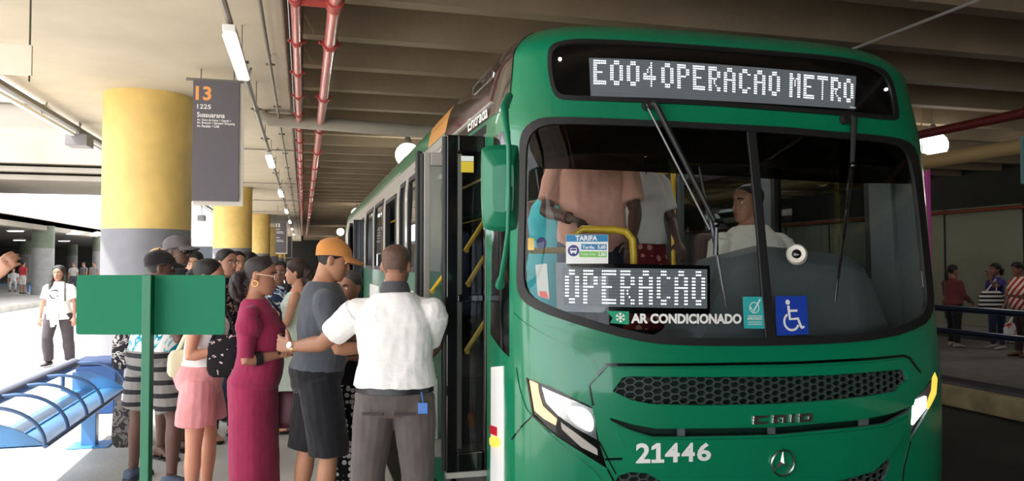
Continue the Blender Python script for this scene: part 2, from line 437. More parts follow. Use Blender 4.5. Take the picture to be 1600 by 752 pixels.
M_green = mat('bus green lacquer', S(0, 122, 84), .32, coat=.6, vary=.05, vscale=2)
M_green2 = mat('bus dark green', S(0, 92, 66), .35, coat=.5)
M_orange = mat('livery orange', S(226, 160, 84), .4, coat=.4)
M_silver = mat('silver grey panel', S(170, 168, 162), .4, coat=.3, vary=.06)
M_rubber = mat('black rubber', S(22, 22, 23), .55)
M_gloss = mat('glossy black', S(8, 9, 11), .12, coat=.4)
M_brown = mat('glossy dark brown panel', S(62, 54, 50), .1, coat=1.0)
M_glass = glass('windscreen glass', (.95, .97, .96, 1), .8, 1.42)
M_tint = glass('shade band', (.16, .17, .18, 1), .5, 1.2)
M_sglass = glass('side window glass', (.5, .54, .54, 1), 1.0, 1.5)
M_hglass = glass('clear lens', (.97, .98, .98, 1), .25, 1.3)
M_chrome = mat('brushed chrome', S(200, 200, 200), .25, 1.0)
M_yel = mat('yellow handrail', S(232, 190, 40), .4, coat=.3)
M_led = glow('lit white dots', (.93, .97, 1, 1), 4.0)
M_ledoff = mat('unlit grey dots', S(112, 120, 124), .5)
M_pan = glow('display board', (.55, .62, .68, 1), .13)
M_amber = glow('amber lamp', (1, .46, .06, 1), 1.5)
M_amberhot = glow('warm running light', (1, .50, .26, 1), 1.7)
M_lamp = glow('headlamp light', (1, 1, 1, 1), 14.0)
M_reflector = mat('lamp reflector', S(215, 218, 220), .15, .9)
M_paper = mat('white sticker', S(232, 234, 232), .5)
M_int = mat('bus interior grey', S(96, 98, 100), .7, vary=.05)
M_intdk = mat('dark dashboard plastic', S(82, 90, 92), .6, bump=.1, bscale=120)
M_letter = mat('white lettering', S(238, 238, 234), .45)
M_red = mat('red reflector', S(200, 26, 50), .3)

bus = thing('bus', 'green city bus with a lit white dot destination board and open front door', 'bus', (XC, YF, -.25))
sL = sv(800, 420)[0]                                # where the green mask meets the side
sR = -sL+.25
WS_OUT = [(813,330),(813,240),(814,217),(820,201),(836,188),(860,183),(979,187),(1059,191),(1120,194),(1220,199),(1300,206),(1379,213),(1413,219),(1430,234),(1438,280),(1445,354),(1453,430),(1457,470),(1453,494),(1439,511),(1387,529),(1301,538),(1186,541),(1085,541),(1016,537),(958,524),(901,507),(843,487),(818,471),(809,450),(810,400)]
WS_IN = [(822,330),(823,245),(825,224),(831,209),(845,198),(868,194),(979,197),(1059,200),(1120,203),(1220,209),(1300,216),(1376,222),(1404,228),(1418,242),(1427,285),(1435,354),(1442,430),(1446,466),(1443,486),(1430,500),(1383,517),(1300,526),(1186,529),(1087,529),(1021,525),(963,512),(906,495),(851,475),(829,462),(820,444),(820,400)]
HS_OUT = [(856,110),(856,82),(861,72),(874,66),(907,62),(1000,66),(1100,73),(1220,82),(1299,89),(1347,97),(1379,108),(1391,122),(1399,150),(1403,178),(1402,187),(1395,189),(1323,182),(1180,171),(1100,165),(950,159),(882,157),(870,153),(862,142)]
HS_IN = [(862,110),(862,86),(867,77),(878,71),(907,68),(1000,72),(1100,79),(1220,88),(1299,95),(1345,102),(1374,113),(1385,126),(1392,150),(1396,176),(1394,182),(1323,175),(1180,164),(1100,158),(950,152),(884,150),(874,147),(868,139)]
GR = [(956,611),(971,590),(985,588),(1120,589),(1220,588.5),(1296,586),(1360,581),(1409,577),(1412,578),(1416,592),(1398,611),(1350,619),(1296,625),(1203,631),(1140,632.5),(1080,633),(1016,631),(985,625)]
SLOT = [(953,653),(990,664),(1025,670),(1080,670),(1210,668),(1348,656),(1400,645),(1424,635),(1420,642),(1385,662),(1348,667),(1210,680),(1080,683),(1020,683),(985,672),(955,658)]
HLL = [(822,590),(860,604),(925,636),(936,690),(949,733),(910,708),(868,681),(832,650)]
HLR = [(1426,626),(1446,606),(1461,581),(1465.5,592),(1463.5,616),(1449,643),(1432,672),(1422,688)]
VENTL = [(962,752),(966,744),(985,738),(1010,740),(1040,756),(1060,790),(985,790)]
VENTR = [(1290,756),(1330,747),(1366,737),(1388,716),(1391,726),(1378,756),(1360,790),(1300,790)]
# green front mask with its openings
mb = MB(); out = [(sL, -.05), (sR, -.05), (sR, VE), (sL, VE)]
holes = [trace(h) for h in (chaikin(WS_OUT, 1), chaikin(HS_OUT, 1), GR, SLOT, HLL, HLR, VENTL, VENTR)]
V, Fa = cdt(out, holes, .035); sheet(mb, V, Fa, F, 0, -.02, 0, 1)
front = mb.build('front_panel', [M_green, M_intdk], bus, smooth=True, sharp=50)
# dark backing behind the openings
mb = MB(); patch(mb, trace([(905,560),(1440,550),(1445,690),(1400,760),(940,790),(905,700)]), (), -.09, -.10, .12, px=False); mb.build('grille_backing', [mat('dark green backing', S(4, 44, 34), .5)], bus)
# raised surround of the grille, lower apron and the panel seams
mb = MB(); SUR = [(922,602),(948,574),(1080,576),(1250,573),(1360,567),(1412,561),(1434,584),(1430,606),(1424,633),(1400,641),(1348,651),(1210,664),(1080,666),(1025,665),(975,655),(945,640),(929,636)]
patch(mb, SUR, [GR], .016, -.004, .035); mb.build('grille_surround', [M_green], bus, smooth=True, bevel=.006)
mb = MB(); patch(mb, [(962,664),(1020,686),(1080,687),(1210,684),(1348,671),(1385,666),(1416,650),(1405,690),(1386,714),(1364,734),(1328,743),(1288,752),(1290,800),(1062,800),(1042,754),(1012,737),(990,735)], (), .014, -.004, .035)
mb.build('bumper_apron', [M_green], bus, smooth=True, bevel=.006)
mb = MB()
for P, w in (([(927,634),(922,603),(947,570),(1080,570),(1250,567),(1360,561),(1412,556),(1421,560),(1438,583)], .014), ([(800,687),(814,668),(831,651)], .007), ([(949,733),(965,765)], .007),
             ([(936,690),(962,741)], .006), ([(1422,690),(1412,730),(1408,770)], .006), ([(945,718),(972,717)], .010)):
    q = trace(P); patch(mb, ribbon(q, w), (), .0035, -.004, .05, px=False)
mb.build('panel_seam', [M_gloss], bus)
mb = MB()
for P, w in (([(803,490),(812,500),(860,530),(905,546),(925,560),(932,590),(932,625)], .012), ([(806,575),(812,610),(822,640),(830,650)], .010), ([(832,652),(870,690),(925,735),(960,775)], .010),
             ([(850,510),(905,528),(970,543),(1080,552),(1200,551),(1330,542),(1400,531),(1440,516)], .014)):
    q = trace(P); patch(mb, ribbon(chaikin(q, 0), w), (), .005, -.004, .03, px=False)
mb.build('crease_ridge', [M_green], bus, smooth=True, bevel=.004)
# honeycomb mesh
def honey(poly, pw, ph, name, cell=(.030, .0165)):
    q = trace(poly); xs = [p[0] for p in q]; ys = [p[1] for p in q]; mb = MB(); hx, hy = cell
    nx = int((max(xs)-min(xs))/(hx*3))+2; ny = int((max(ys)-min(ys))/hy)+2; segs = set()
    for i in range(nx):
        for j in range(ny):
            for ox, oy in ((0, 0), (1.5, 1)):
                cx = min(xs)+hx*(3*i+ox); cy = min(ys)+hy*(2*j+oy)
                h = [(cx+hx*a, cy+hy*b) for a, b in ((1, 0), (.5, 1), (-.5, 1), (-1, 0), (-.5, -1), (.5, -1))]
                for k in range(6):
                    a, b = h[k], h[(k+1) % 6]; e = tuple(sorted(((round(a[0], 4), round(a[1], 4)), (round(b[0], 4), round(b[1], 4))))); segs.add(e)
    for a, b in segs:
        if inside(((a[0]+b[0])/2, (a[1]+b[1])/2), q):
            dx, dy = b[0]-a[0], b[1]-a[1]; l = math.hypot(dx, dy); w = .003
            c = [(a[0]-dy/l*w, a[1]+dx/l*w), (b[0]-dy/l*w, b[1]+dx/l*w), (b[0]+dy/l*w, b[1]-dx/l*w), (a[0]+dy/l*w, a[1]-dx/l*w)]
            o = [F(*p, -.004) for p in c]+[F(*p, -.022) for p in c]
            mb.faces(o, [(0,1,2,3), (4,7,6,5), (0,4,5,1), (1,5,6,2), (2,6,7,3), (3,7,4,0)])
    return mb.build(name, [mat('grille mesh', S(74, 84, 80), .4, .3)], bus)
honey(GR, 0, 0, 'grille'); honey(VENTL, 0, 0, 'lower_vent'); honey(VENTR, 0, 0, 'lower_vent')
for a, b in ((1064, 1073), (1208, 1215), (1352, 1362)):
    mb = MB(); patch(mb, [(a,655),(b,655),(b,686),(a,686)], (), -.02, -.05, .08); mb.build('slot_bracket', [mat('grey bracket', S(90, 100, 98), .5)], bus)
# windscreen
wsrub = MB(); patch(wsrub, chaikin(WS_OUT, 1), [chaikin(WS_IN, 1)], .012, -.012, .05); 
wind = MB(); patch(wind, chaikin(WS_IN, 1), (), .002, -.003, .06); wind = wind.build('windshield', [M_glass], bus, smooth=True)
wsrub.build('rubber_seal', [M_rubber], wind, smooth=True, bevel=.005)
mb = MB(); patch(mb, [(1166,202),(1180,203),(1195,360),(1212,531),(1196,531),(1182,360)], (), .007, -.012, .05); mb.build('divider_bar', [M_rubber], wind, smooth=True, bevel=.003)
mb = MB(); patch(mb, [(825,224),(831,209),(845,198),(868,194),(979,197),(1120,203),(1220,209),(1300,216),(1376,222),(1404,228),(1418,242),(1427,287),(1330,286),(1200,279),(1080,272),(960,266),(823,264)], (), -.006, -.009, .06); mb.build('shade_band', [M_tint], wind, smooth=True)
# destination board
hs = MB(); patch(hs, chaikin(HS_IN, 1), (), .001, -.004, .06); hs = hs.build('destination_board', [M_gloss], bus, smooth=True)
mb = MB(); patch(mb, chaikin(HS_OUT, 1), [chaikin(HS_IN, 1)], .010, -.012, .05); mb.build('rubber_seal', [M_rubber], hs, smooth=True, bevel=.004)
FONT = {'E': '11111 10000 10000 11110 10000 10000 11111', 'O': '01110 10001 10001 10001 10001 10001 01110', '0': '01110 10001 10001 10001 10001 10001 01110', '4': '00010 00110 01010 10010 11111 00010 00010',
        'P': '11110 10001 10001 11110 10000 10000 10000', 'R': '11110 10001 10001 11110 10100 10010 10001', 'A': '01110 10001 10001 11111 10001 10001 10001', 'C': '01110 10001 10000 10000 10000 10001 01110',
        'M': '10001 11011 10101 10101 10001 10001 10001', 'T': '11111 00100 00100 00100 00100 00100 00100', ' ': '00 00 00 00 00 00 00'}
def dotmap(txt, cw=(0, 0, 1, 2, 3, 4, 4), rh=(0, 0, 1, 2, 2, 3, 4, 4, 5, 6, 6), gap=2, space=2):
    on = []; x = 0
    for ch in txt:
        if ch == ' ': x += space.pop(0) if isinstance(space, list) else space; continue
        g = FONT[ch].split()
        for r, k in enumerate(rh):
            for c, m in enumerate(cw):
                if g[k][m] == '1': on.append((x+c, r))
        x += len(cw)+gap
    return on, x-gap, len(rh)
def led(parent, quad, txt, box, off, frame, **kw):
    """quad = display board in px, box = lettering in px; dots are little octagons standing on the board"""
    mb = MB(); q = trace(quad); n = 10
    V, Fa = cdt([q[3], q[2], q[1], q[0]], [], .06); sheet(mb, V, Fa, F, off, off-.012); pan = mb.build('display_panel', [M_pan], parent)
    on, W, H = dotmap(txt, **kw); b = trace(box); ons = set(on)
    def disc(mb, u, w, r, o):
        c = bil(b, u, w); mb.faces([F(c[0]+r*math.cos(PI/4*k+.39), c[1]+r*math.sin(PI/4*k+.39), o) for k in range(8)], [tuple(range(8))])
    p = math.hypot(b[1][0]-b[0][0], b[1][1]-b[0][1])/(W-1)
    m1, m2 = MB(), MB()
    for i, j in on: disc(m1, i/(W-1), 1-j/(H-1), p*.35, off+.002)
    for i in range(-1, W+1):
        for j in range(-2, H+3):
            if (i, j) not in ons:
                c = bil(b, i/(W-1), 1-j/(H-1))
                if inside(c, q): disc(m2, i/(W-1), 1-j/(H-1), p*.3, off+.001)
    m1.build('lit_dots', [M_led], parent); m2.build('unlit_dots', [M_ledoff], parent)
led(hs, [(920,91),(1337,120),(1334,171),(923,151)], 'E004 OPERACAO METRO', [(928,95.5),(1331,126),(1331,160),(928,131)], .004, None, space=[1, 4])
for px, py in ((875, 93), (1384, 140)):
    mb = MB(); mb.ell(F(*sv(px, py), .004), .008); mb.build('marker_lamp', [M_lamp], hs)
mb = MB(); patch(mb, [(1327,167),(1336,168),(1336,170),(1327,169)], (), .006, .002, .02); mb.build('small_tag', [M_paper], hs)
# headlights
def headlight(outer, amber, clear, hot, refl):
    o = MB(); patch(o, outer, (), -.012, -.05, .05); o = o.build('headlight', [M_gloss], bus)
    for nm, P, m, a, b in (('turn_signal', amber, M_amber, .0, -.02), ('reflector_bowl', clear, M_reflector, -.004, -.02), ('reflective_strip', refl, mat('pale strip', S(190, 180, 172), .4), .002, -.02)):
        if P: mb = MB(); patch(mb, P, (), a, b, .03); mb.build(nm, [m], o, bevel=.003)
    mb = MB(); patch(mb, hot, (), .002, -.012, .03); mb.build('bulb', [M_lamp], o)
    mb = MB(); patch(mb, outer, (), .006, .004, .04); mb.build('lens', [M_hglass], o, smooth=True)
    return o
h1 = headlight(HLL, None, [(846,605),(893,625),(927,640),(933,688),(902,671),(873,651),(853,630)], chaikin([(887,634),(924,641),(929,679),(900,664),(888,650)], 2), [(876,660),(933,702),(934,712),(908,699),(878,671)])
mb = MB(); patch(mb, [(827,595),(839,600),(841,615),(847,635),(870,656),(868,665),(850,655),(835,642)], (), .0, -.02, .03); mb.build('turn_signal', [M_amberhot], h1)
headlight(HLR, [(1461,582),(1465,592),(1463,616),(1451,640),(1449,632),(1458,612),(1460,594)], [(1427,627),(1447,608),(1457,594),(1456,610),(1447,634),(1430,664),(1423,678)], [(1428,627),(1447,620),(1447,637),(1426,664)], None)
# fleet number, maker's letters, star
mb = MB(); NQ = trace([(992,691.5),(1108.6,690.5),(1108.6,719),(992,723)])
for ch, a, b in (('2', 0, .185), ('4', .375, .57), ('4', .595, .775), ('6', .805, 1)):
    v, f, _ = text_tris(ch, .03); mb.faces([F(*bil(NQ, a+(b-a)*x, y), .0165) for x, y in v], f)
mb.faces([F(*bil(NQ, .20+.165*x, y), .0165) for x, y in ((0, 0), (1, 0), (1, .17), (.72, .17), (.72, 1), (.40, 1), (0, .82), (0, .64), (.36, .74), (.36, .17), (0, .17))], [(0, 1, 2, 3, 9, 10), (3, 4, 5, 8, 9), (5, 6, 7, 8)])
mb.build('fleet_number', [M_letter], bus)
mb = MB()
def bar(quad, rects, off):
    q = trace(quad)
    for x0, y0, x1, y1 in rects:
        c = [bil(q, x0, y0), bil(q, x1, y0), bil(q, x1, y1), bil(q, x0, y1)]; V, Fa = cdt(c, [], .05); sheet(mb, V, Fa, F, off, off-.012)
LQ = [(1173,649),(1265,644.5),(1264.5,658),(1172,662.5)]
for x0, w, kind in ((0, .25, 'C'), (.32, .24, 'A'), (.62, .08, 'I'), (.76, .24, 'O')):
    R = {'C': [(0,0,1,.3), (0,.7,1,1), (0,.3,.36,.7)], 'A': [(0,.72,1,1), (0,0,.36,.72), (.68,0,1,.72), (.36,.22,.68,.42)], 'I': [(0,0,1,1)], 'O': [(0,0,1,.3), (0,.7,1,1), (0,.3,.36,.7), (.68,.3,1,.7)]}[kind]
    bar(LQ, [(x0+w*a, b, x0+w*c, d) for a, b, c, d in R], .026)
mb.build('maker_lettering', [M_chrome], bus, bevel=.003)
mb = MB(); c = sv(1218.8, 722); r = .062
ring = [(F(c[0]+r*math.cos(2*PI*k/40), c[1]+r*math.sin(2*PI*k/40), .024)) for k in range(41)]; mb.tube(ring, .0055, 8)
for k in range(3):
    a = PI/2+2*PI*k/3; tip = F(c[0]+r*math.cos(a), c[1]+r*math.sin(a), .024); ctr = F(*c, .034)
    L = F(c[0]+.012*math.cos(a+PI/3), c[1]+.012*math.sin(a+PI/3), .018); R_ = F(c[0]+.012*math.cos(a-PI/3), c[1]+.012*math.sin(a-PI/3), .018); bk = F(*c, .014)
    mb.faces([tip, L, ctr, R_, bk], [(0,1,2), (0,2,3), (0,3,4), (0,4,1)])
mb.build('star_emblem', [M_chrome], bus, smooth=True, sharp=20)
# wipers
def wiper(root, elbow, tip, pads, two=True):
    o = MB(); f = lambda p, h: F(*sv(*p), h)
    o.ell(f(root, .03), .022); o.tube([f((root[0]-8, root[1]), .004), f((root[0]-8, root[1]), .04)], .028, 14)
    o = o.build('wiper', [M_rubber], bus, smooth=True)
    mb = MB(); mb.tube([f(root, .045), f(elbow, .045)], [.016, .012], 8); mb.build('wiper_arm', [M_rubber], o, smooth=True)
    if two:
        mb = MB(); mb.tube([f((root[0]-12, root[1]+1), .035), f((elbow[0]-8, elbow[1]+8), .035)], .0065, 8); mb.build('wiper_rod', [mat('grey steel rod', S(110, 110, 112), .35, .7)], o, smooth=True)
    mb = MB()
    mb.tube([f(elbow, .045), f(pads[0], .03)], .012, 8); mb.ell(f(elbow, .05), .02)
    mb.tube([f((tip[0][0]*.4+tip[1][0]*.6, tip[0][1]*.4+tip[1][1]*.6), .03), f(elbow, .04)], .008, 6)
    mb.tube([f(tip[0], .016), f(((tip[0][0]+tip[1][0])/2, (tip[0][1]+tip[1][1])/2), .024), f(tip[1], .012)], [.005, .010, .005], 8); mb.build('wiper_blade', [M_gloss], o, smooth=True)
wiper((1018,166), (1112,352), [(1090,262),(1133,482)], [(1113,400)])
wiper((1325,188), (1322,262), [(1327,230),(1303,472)], [(1316,330)], False)
# notices on the glass
def sticker(name, quad, m, off=.0035, mi=0):
    mb = MB(); q = trace(quad); V, Fa = cdt([q[3], q[2], q[1], q[0]], [], .05); sheet(mb, V, Fa, F, off, off-.0012); return mb.build(name, [m], wind)
fare = sticker('fare_notice', [(884,367),(950,367),(950,412),(884.5,412.5)], M_paper)
M_fb = mat('notice blue', S(40, 128, 178), .5); M_fg = mat('notice green', S(120, 196, 96), .5); M_fp = mat('notice violet', S(62, 58, 130), .5); M_navy = mat('navy print', S(28, 40, 90), .5)
mb = MB()
patch(mb, [(884.5,367.3),(949.5,367.3),(949.5,378),(884.5,378)], (), .0042, .003, .05, mi=0)
patch(mb, [(908,381.5),(947.5,382),(947.5,391),(908,390.5)], (), .0042, .003, .05, mi=0)
patch(mb, [(905,393),(947.5,393.5),(947.5,402.5),(905,402)], (), .0042, .003, .05, mi=1)
patch(mb, [(896+9*math.cos(k*PI/8), 392+9*math.sin(k*PI/8)) for k in range(16)], (), .0046, .003, .05, mi=2)
patch(mb, [(891,388),(901,388),(901,395),(891,395)], (), .0050, .003, .05, mi=3); patch(mb, [(892,389),(900,389),(900,392),(892,392)], (), .0053, .003, .05, mi=2)
patch(mb, [(892,395),(894,395),(894,397),(892,397)], (), .0050, .003, .05, mi=3); patch(mb, [(898,395),(900,395),(900,397),(898,397)], (), .0050, .003, .05, mi=3)
lettering(mb, 'TARIFA', [(899,368.5),(933,368.5),(933,376.5),(899,376.5)], .0047, .03, 3)
lettering(mb, 'Tarifa:', [(909.5,384),(929,384.3),(929,389.3),(909.5,389)], .0047, .02, 3); lettering(mb, '5,60', [(933.5,383),(946,383.3),(946,390.3),(933.5,390)], .0047, .03, 3)
lettering(mb, 'Domingo e feriado', [(908,395),(930,395.3),(930,400.5),(908,400)], .0047, .0, 3); lettering(mb, '2,80', [(934,394.3),(946,394.6),(946,401.6),(934,401.3)], .0047, .03, 3)
mb.build('fare_print', [M_fb, M_fg, M_fp, M_letter], wind)
mb = MB(); lettering(mb, 'AR CONDICIONADO', [(985.5,490),(1158,490.5),(1158,506.5),(985.5,505.5)], .004, .045); mb.build('air_lettering', [M_letter], wind)
mb = MB(); patch(mb, [(946,486),(982.5,487),(982.5,507.5),(953,505),(957,497)], (), .0036, .0024, .04, mi=0)
cs = sv(969, 496.5)
for k in range(3):
    a = PI/3*k+PI/2; d = (math.cos(a)*.023, math.sin(a)*.023); patch(mb, ribbon([(cs[0]-d[0], cs[1]-d[1]), (cs[0]+d[0], cs[1]+d[1])], .0042), (), .0048, .003, .02, px=False, mi=1)
    for sg in (1, -1):
        for b in (.6, -.6):
            e = (cs[0]+sg*d[0]*.55, cs[1]+sg*d[1]*.55); g = (math.cos(a+b)*.011*sg, math.sin(a+b)*.011*sg); patch(mb, ribbon([e, (e[0]+g[0], e[1]+g[1])], .0034), (), .0048, .003, .02, px=False, mi=1)
mb.build('snowflake_tag', [mat('tag green', S(20, 150, 110), .5), M_letter], wind)
sticker('approval_sticker', [(1160,464),(1194.5,464),(1196.5,514),(1162,513.5)], mat('teal sticker', S(48, 172, 172), .5))
mb = MB(); q = sv(1178, 481); N_ = [(q[0]+.026*math.cos(k*PI/16), q[1]+.026*math.sin(k*PI/16)) for k in range(33)]
patch(mb, ribbon(N_, .003), (), .0045, .003, .05, px=False); patch(mb, ribbon(trace([(1172,480),(1176.5,487),(1187,468)]), .006), (), .0046, .003, .05, px=False)
lettering(mb, 'APROVADO', [(1167,495.5),(1190,495.5),(1190,500.5),(1167,500.5)], .0046, .02)
for y in (493.5, 503, 506.5): patch(mb, [(1168,y),(1190,y),(1190,y+.9),(1168,y+.9)], (), .0045, .003, .04)
mb.build('approval_print', [M_letter], wind)
sticker('wheelchair_sticker', [(1211,463),(1259.5,462.5),(1263,522.5),(1213.5,525)], mat('access blue', S(22, 62, 168), .5))
mb = MB(); hd = sv(1230, 472.5); patch(mb, [(hd[0]+.013*math.cos(k*PI/6), hd[1]+.013*math.sin(k*PI/6)) for k in range(12)], (), .0046, .003, .05, px=False)
for P, w in (([(1231,478),(1233.5,499),(1246,498),(1251.5,512)], .014), ([(1232.5,486),(1245,485.5)], .011), ([(1251,513),(1256,510.5)], .010)): patch(mb, ribbon(trace(P), w), (), .0046, .003, .05, px=False)
wc = sv(1236, 503); patch(mb, ribbon([(wc[0]+.042*math.cos(a), wc[1]+.042*math.sin(a)) for a in [2.1+.25*i for i in range(16)]], .011), (), .0046, .003, .05, px=False)
mb.build('wheelchair_symbol', [M_letter], wind)
for nm, P, m in (('round_notice', [(846+8.5*math.cos(-k*PI/8), 380+9.5*math.sin(-k*PI/8)) for k in range(16)], M_navy), ('pale_notice', [(836,414),(854,412),(858,468),(840,462)], mat('pale notice', S(190, 190, 186), .5)), ('red_notice', [(842,455),(858,456),(858,467),(843,464)], mat('notice red', S(210, 70, 60), .5)),
                 ('yellow_notice', [(824,372),(834,372),(834,391),(824,391)], mat('notice yellow', S(216, 170, 40), .5)), ('side_notice', [(1441,424),(1446.5,423),(1449,447),(1443.5,449)], M_paper)):
    mb = MB(); patch(mb, P, (), -.004, -.0055, .05); mb.build(nm, [m], wind)
# second display standing behind the glass
disp = MB(); q = trace([(866,409),(1117,414),(1117,492),(868,486)]); V, Fa = cdt([q[3], q[2], q[1], q[0]], [], .06); sheet(disp, V, Fa, F, -.05, -.10); disp = disp.build('dash_display', [M_gloss], bus)
led(disp, [(878,417),(1112,420),(1112,482),(880,477)], 'OPERACAO', [(884,422),(1107,424.5),(1107,475.5),(884,472)], -.046, None, cw=(0, 0, 1, 2, 3, 4, 4), gap=2)

# ------------------------------------------------------------------ left side, right side, roof
YB = 18.6
def rect(y0, y1, v0, v1): return [(sY(y1), v0), (sY(y0), v0), (sY(y0), v1), (sY(y1), v1)]
DOORS = [(4.06, 5.35), (12.9, 14.2)]
WINS = [(6.15, 7.35, 1.52, 2.42), (7.6, 8.0, 1.52, 2.42), (8.3, 9.4, 1.52, 2.36), (9.7, 10.9, 1.52, 2.42), (11.2, 12.4, 1.52, 2.42), (14.6, 15.8, 1.52, 2.42), (16.1, 17.4, 1.52, 2.42)]
QW = [(772,214),(790,204),(797,204),(796,558),(767,522)]
holes = [rect(a, b, .06, 2.37) for a, b in DOORS] + [rect(*w) for w in WINS] + [trace(QW)]
mb = MB(); V, Fa = cdt([(sY(YB), .0), (sL, .0), (sL, 2.55), (sY(YB), 2.55)], holes, .14); sheet(mb, V, Fa, F, 0, -.05, 0, 2)
for f in mb.bm.faces:
    c = f.calc_center_median()
    if f.material_index == 0: f.material_index = 1 if c.z > 1.5 and c.y > 5.5 else 0
mb.build('left_side', [M_green, M_silver, M_int], bus, smooth=True)
for w in WINS:
    mb = MB(); patch(mb, rect(w[0], w[1], w[2], w[3]), [rect(w[0]+.06, w[1]-.06, w[2]+.05, w[3]-.05)], .008, -.05, .15, px=False); fr = mb.build('side_window', [M_rubber], bus, bevel=.004)
    mb = MB(); patch(mb, rect(w[0]+.05, w[1]-.05, w[2]+.04, w[3]-.04), (), -.01, -.014, .4, px=False)
    if w[0] != 8.3: mb.build('pane', [M_sglass], fr)
    else: mb.bm.free()
mb = MB(); patch(mb, QW, (), .003, -.002, .06); mb.build('quarter_window', [M_gloss], bus, smooth=True)
# livery on the left side
mb = MB(); patch(mb, [(768,574),(787,572),(788,760),(767,760)], (), .004, -.002, .1); mb.build('white_strip', [M_white], bus)
mb = MB(); patch(mb, [(767,664),(778,668),(778,682),(767,677)], (), .007, 0, .05); mb.build('red_marker', [M_red], bus)
mb = MB(); patch(mb, chaikin([(770,681),(783,684),(783,699),(771,698)], 1), (), .02, 0, .02); mb.build('side_lamp', [M_amber], bus, bevel=.005)
mb = MB(); patch(mb, rect(5.6, 12.7, .2, .75), (), .004, -.002, .4, px=False)
for y0, y1, v0, v1 in ((6.2, 6.3, .85, 1.3), (6.4, 6.75, .8, 1.2), (6.95, 7.05, .9, 1.35), (7.2, 7.5, .8, 1.15), (7.7, 7.8, .85, 1.3), (8.4, 9.5, .75, 1.4), (10.2, 11.6, .8, 1.3)): patch(mb, rect(y0, y1, v0, v1), (), .004, -.002, .4, px=False)
mb.build('livery_band', [M_white], bus)
mb = MB(); q = [(sY(5.6), 2.39), (sL-.01, 2.39), (sL-.01, VT+VL*.8), (sY(5.25), VT+VL*.8)]; patch(mb, q, (), .005, -.003, .06, px=False); pan = mb.build('door_header', [M_brown], bus, smooth=True)
mb = MB(); lettering(mb, 'Entrada', [(733,188),(764,163),(764,184),(733,207)], .008, .02); mb.build('entry_lettering', [M_letter], pan)
mb = MB(); Q = trace([(740,138),(770,104),(773,114),(772,120),(743,148),(740,147)]); patch(mb, ribbon(Q+[Q[0]], .007), (), .009, .004, .05, px=False)
patch(mb, ribbon(trace([(755,128),(757,131),(762,120)]), .008), (), .009, .004, .05, px=False); mb.build('model_badge', [M_chrome], pan)
mb = MB()
for k in range(1): patch(mb, [(sY(7.0), 2.46), (sL-.3, 2.46), (sL-.3, 2.475), (sY(7.0), 2.475)], (), .016, 0, .1, px=False)
mb.build('gutter', [M_silver], bus)
# roof
def lerp_(a, b, t): return a+(b-a)*t
def roofgrid(s0, s1, v0, v1, ns, nv, off=0):
    return [[F(s0+(s1-s0)*i/ns, v0+(v1-v0)*j/nv, off) for i in range(ns+1)] for j in range(nv+1)]
sRB = -sY(YB)
mb = MB()
for s0, s1 in ((sY(YB), sL), (sR, sRB)): mb.loft(roofgrid(s0, s1, 2.55, VE, 40, 12), cap=False, closed=False)
ss = [sY(YB)+(-1.7-sY(YB))*i/20 for i in range(20)]+[-1.7+3.4*i/50 for i in range(50)]+[1.7+(sRB-1.7)*i/20 for i in range(21)]; ringp = [P0(q, VE) for q in ss]
lc = [Vector((lerp_(p.x, XC, .97), max(p.y, YF+.75), p.z+.03)) for p in ringp]; mb.loft([ringp, lc], cap=False, closed=False)
mb.faces([(XC-1.28, YB, 0), (XC+1.28, YB, 0), (XC+1.25, YB, 2.6), (XC+.9, YB, 2.88), (XC-.9, YB, 2.88), (XC-1.25, YB, 2.6)], [(0,1,2,3,4,5)])
mb.build('roof', [M_green], bus, smooth=True)
mb = MB(); patch(mb, [(sY(6.3), 2.56), (sY(5.5), 2.56), (sY(5.3), VT+VL*.85), (sY(6.3), VT+VL*.85)], (), .004, -.002, .08, px=False); mb.build('roof_orange_band', [M_orange], bus, smooth=True)
mb = MB(); patch(mb, [(sY(YB-.1), 2.56), (sY(8.2), 2.56), (sY(8.2), VT+VL*.8), (sY(YB-.1), VT+VL*.8)], (), .004, -.002, .2, px=False); mb.build('roof_silver_band', [M_silver], bus, smooth=True)
# right side
mb = MB(); RW = [(3.9+.2, 5.2), (5.4, 6.9), (7.1, 8.6), (8.8, 10.3), (10.5, 12), (12.2, 13.7), (14, 15.5), (15.7, 17.2)]
def rr(y0, y1, v0, v1): return [(-sY(y0), v0), (-sY(y1), v0), (-sY(y1), v1), (-sY(y0), v1)]
V, Fa = cdt([(sR, 0), (sRB, 0), (sRB, 2.55), (sR, 2.55)], [rr(a, b, 1.5, 2.4) for a, b in RW], .16); sheet(mb, V, Fa, F, 0, -.05, 0, 1); mb.build('right_side', [M_green, M_intdk], bus, smooth=True)
for a, b in RW:
    mb = MB(); patch(mb, rr(a, b, 1.5, 2.4), [rr(a+.05, b-.05, 1.55, 2.35)], .006, -.05, .2, px=False); fr = mb.build('side_window', [M_rubber], bus)
    mb = MB(); patch(mb, rr(a+.04, b-.04, 1.54, 2.36), (), -.01, -.014, .5, px=False); mb.build('pane', [M_sglass], fr)
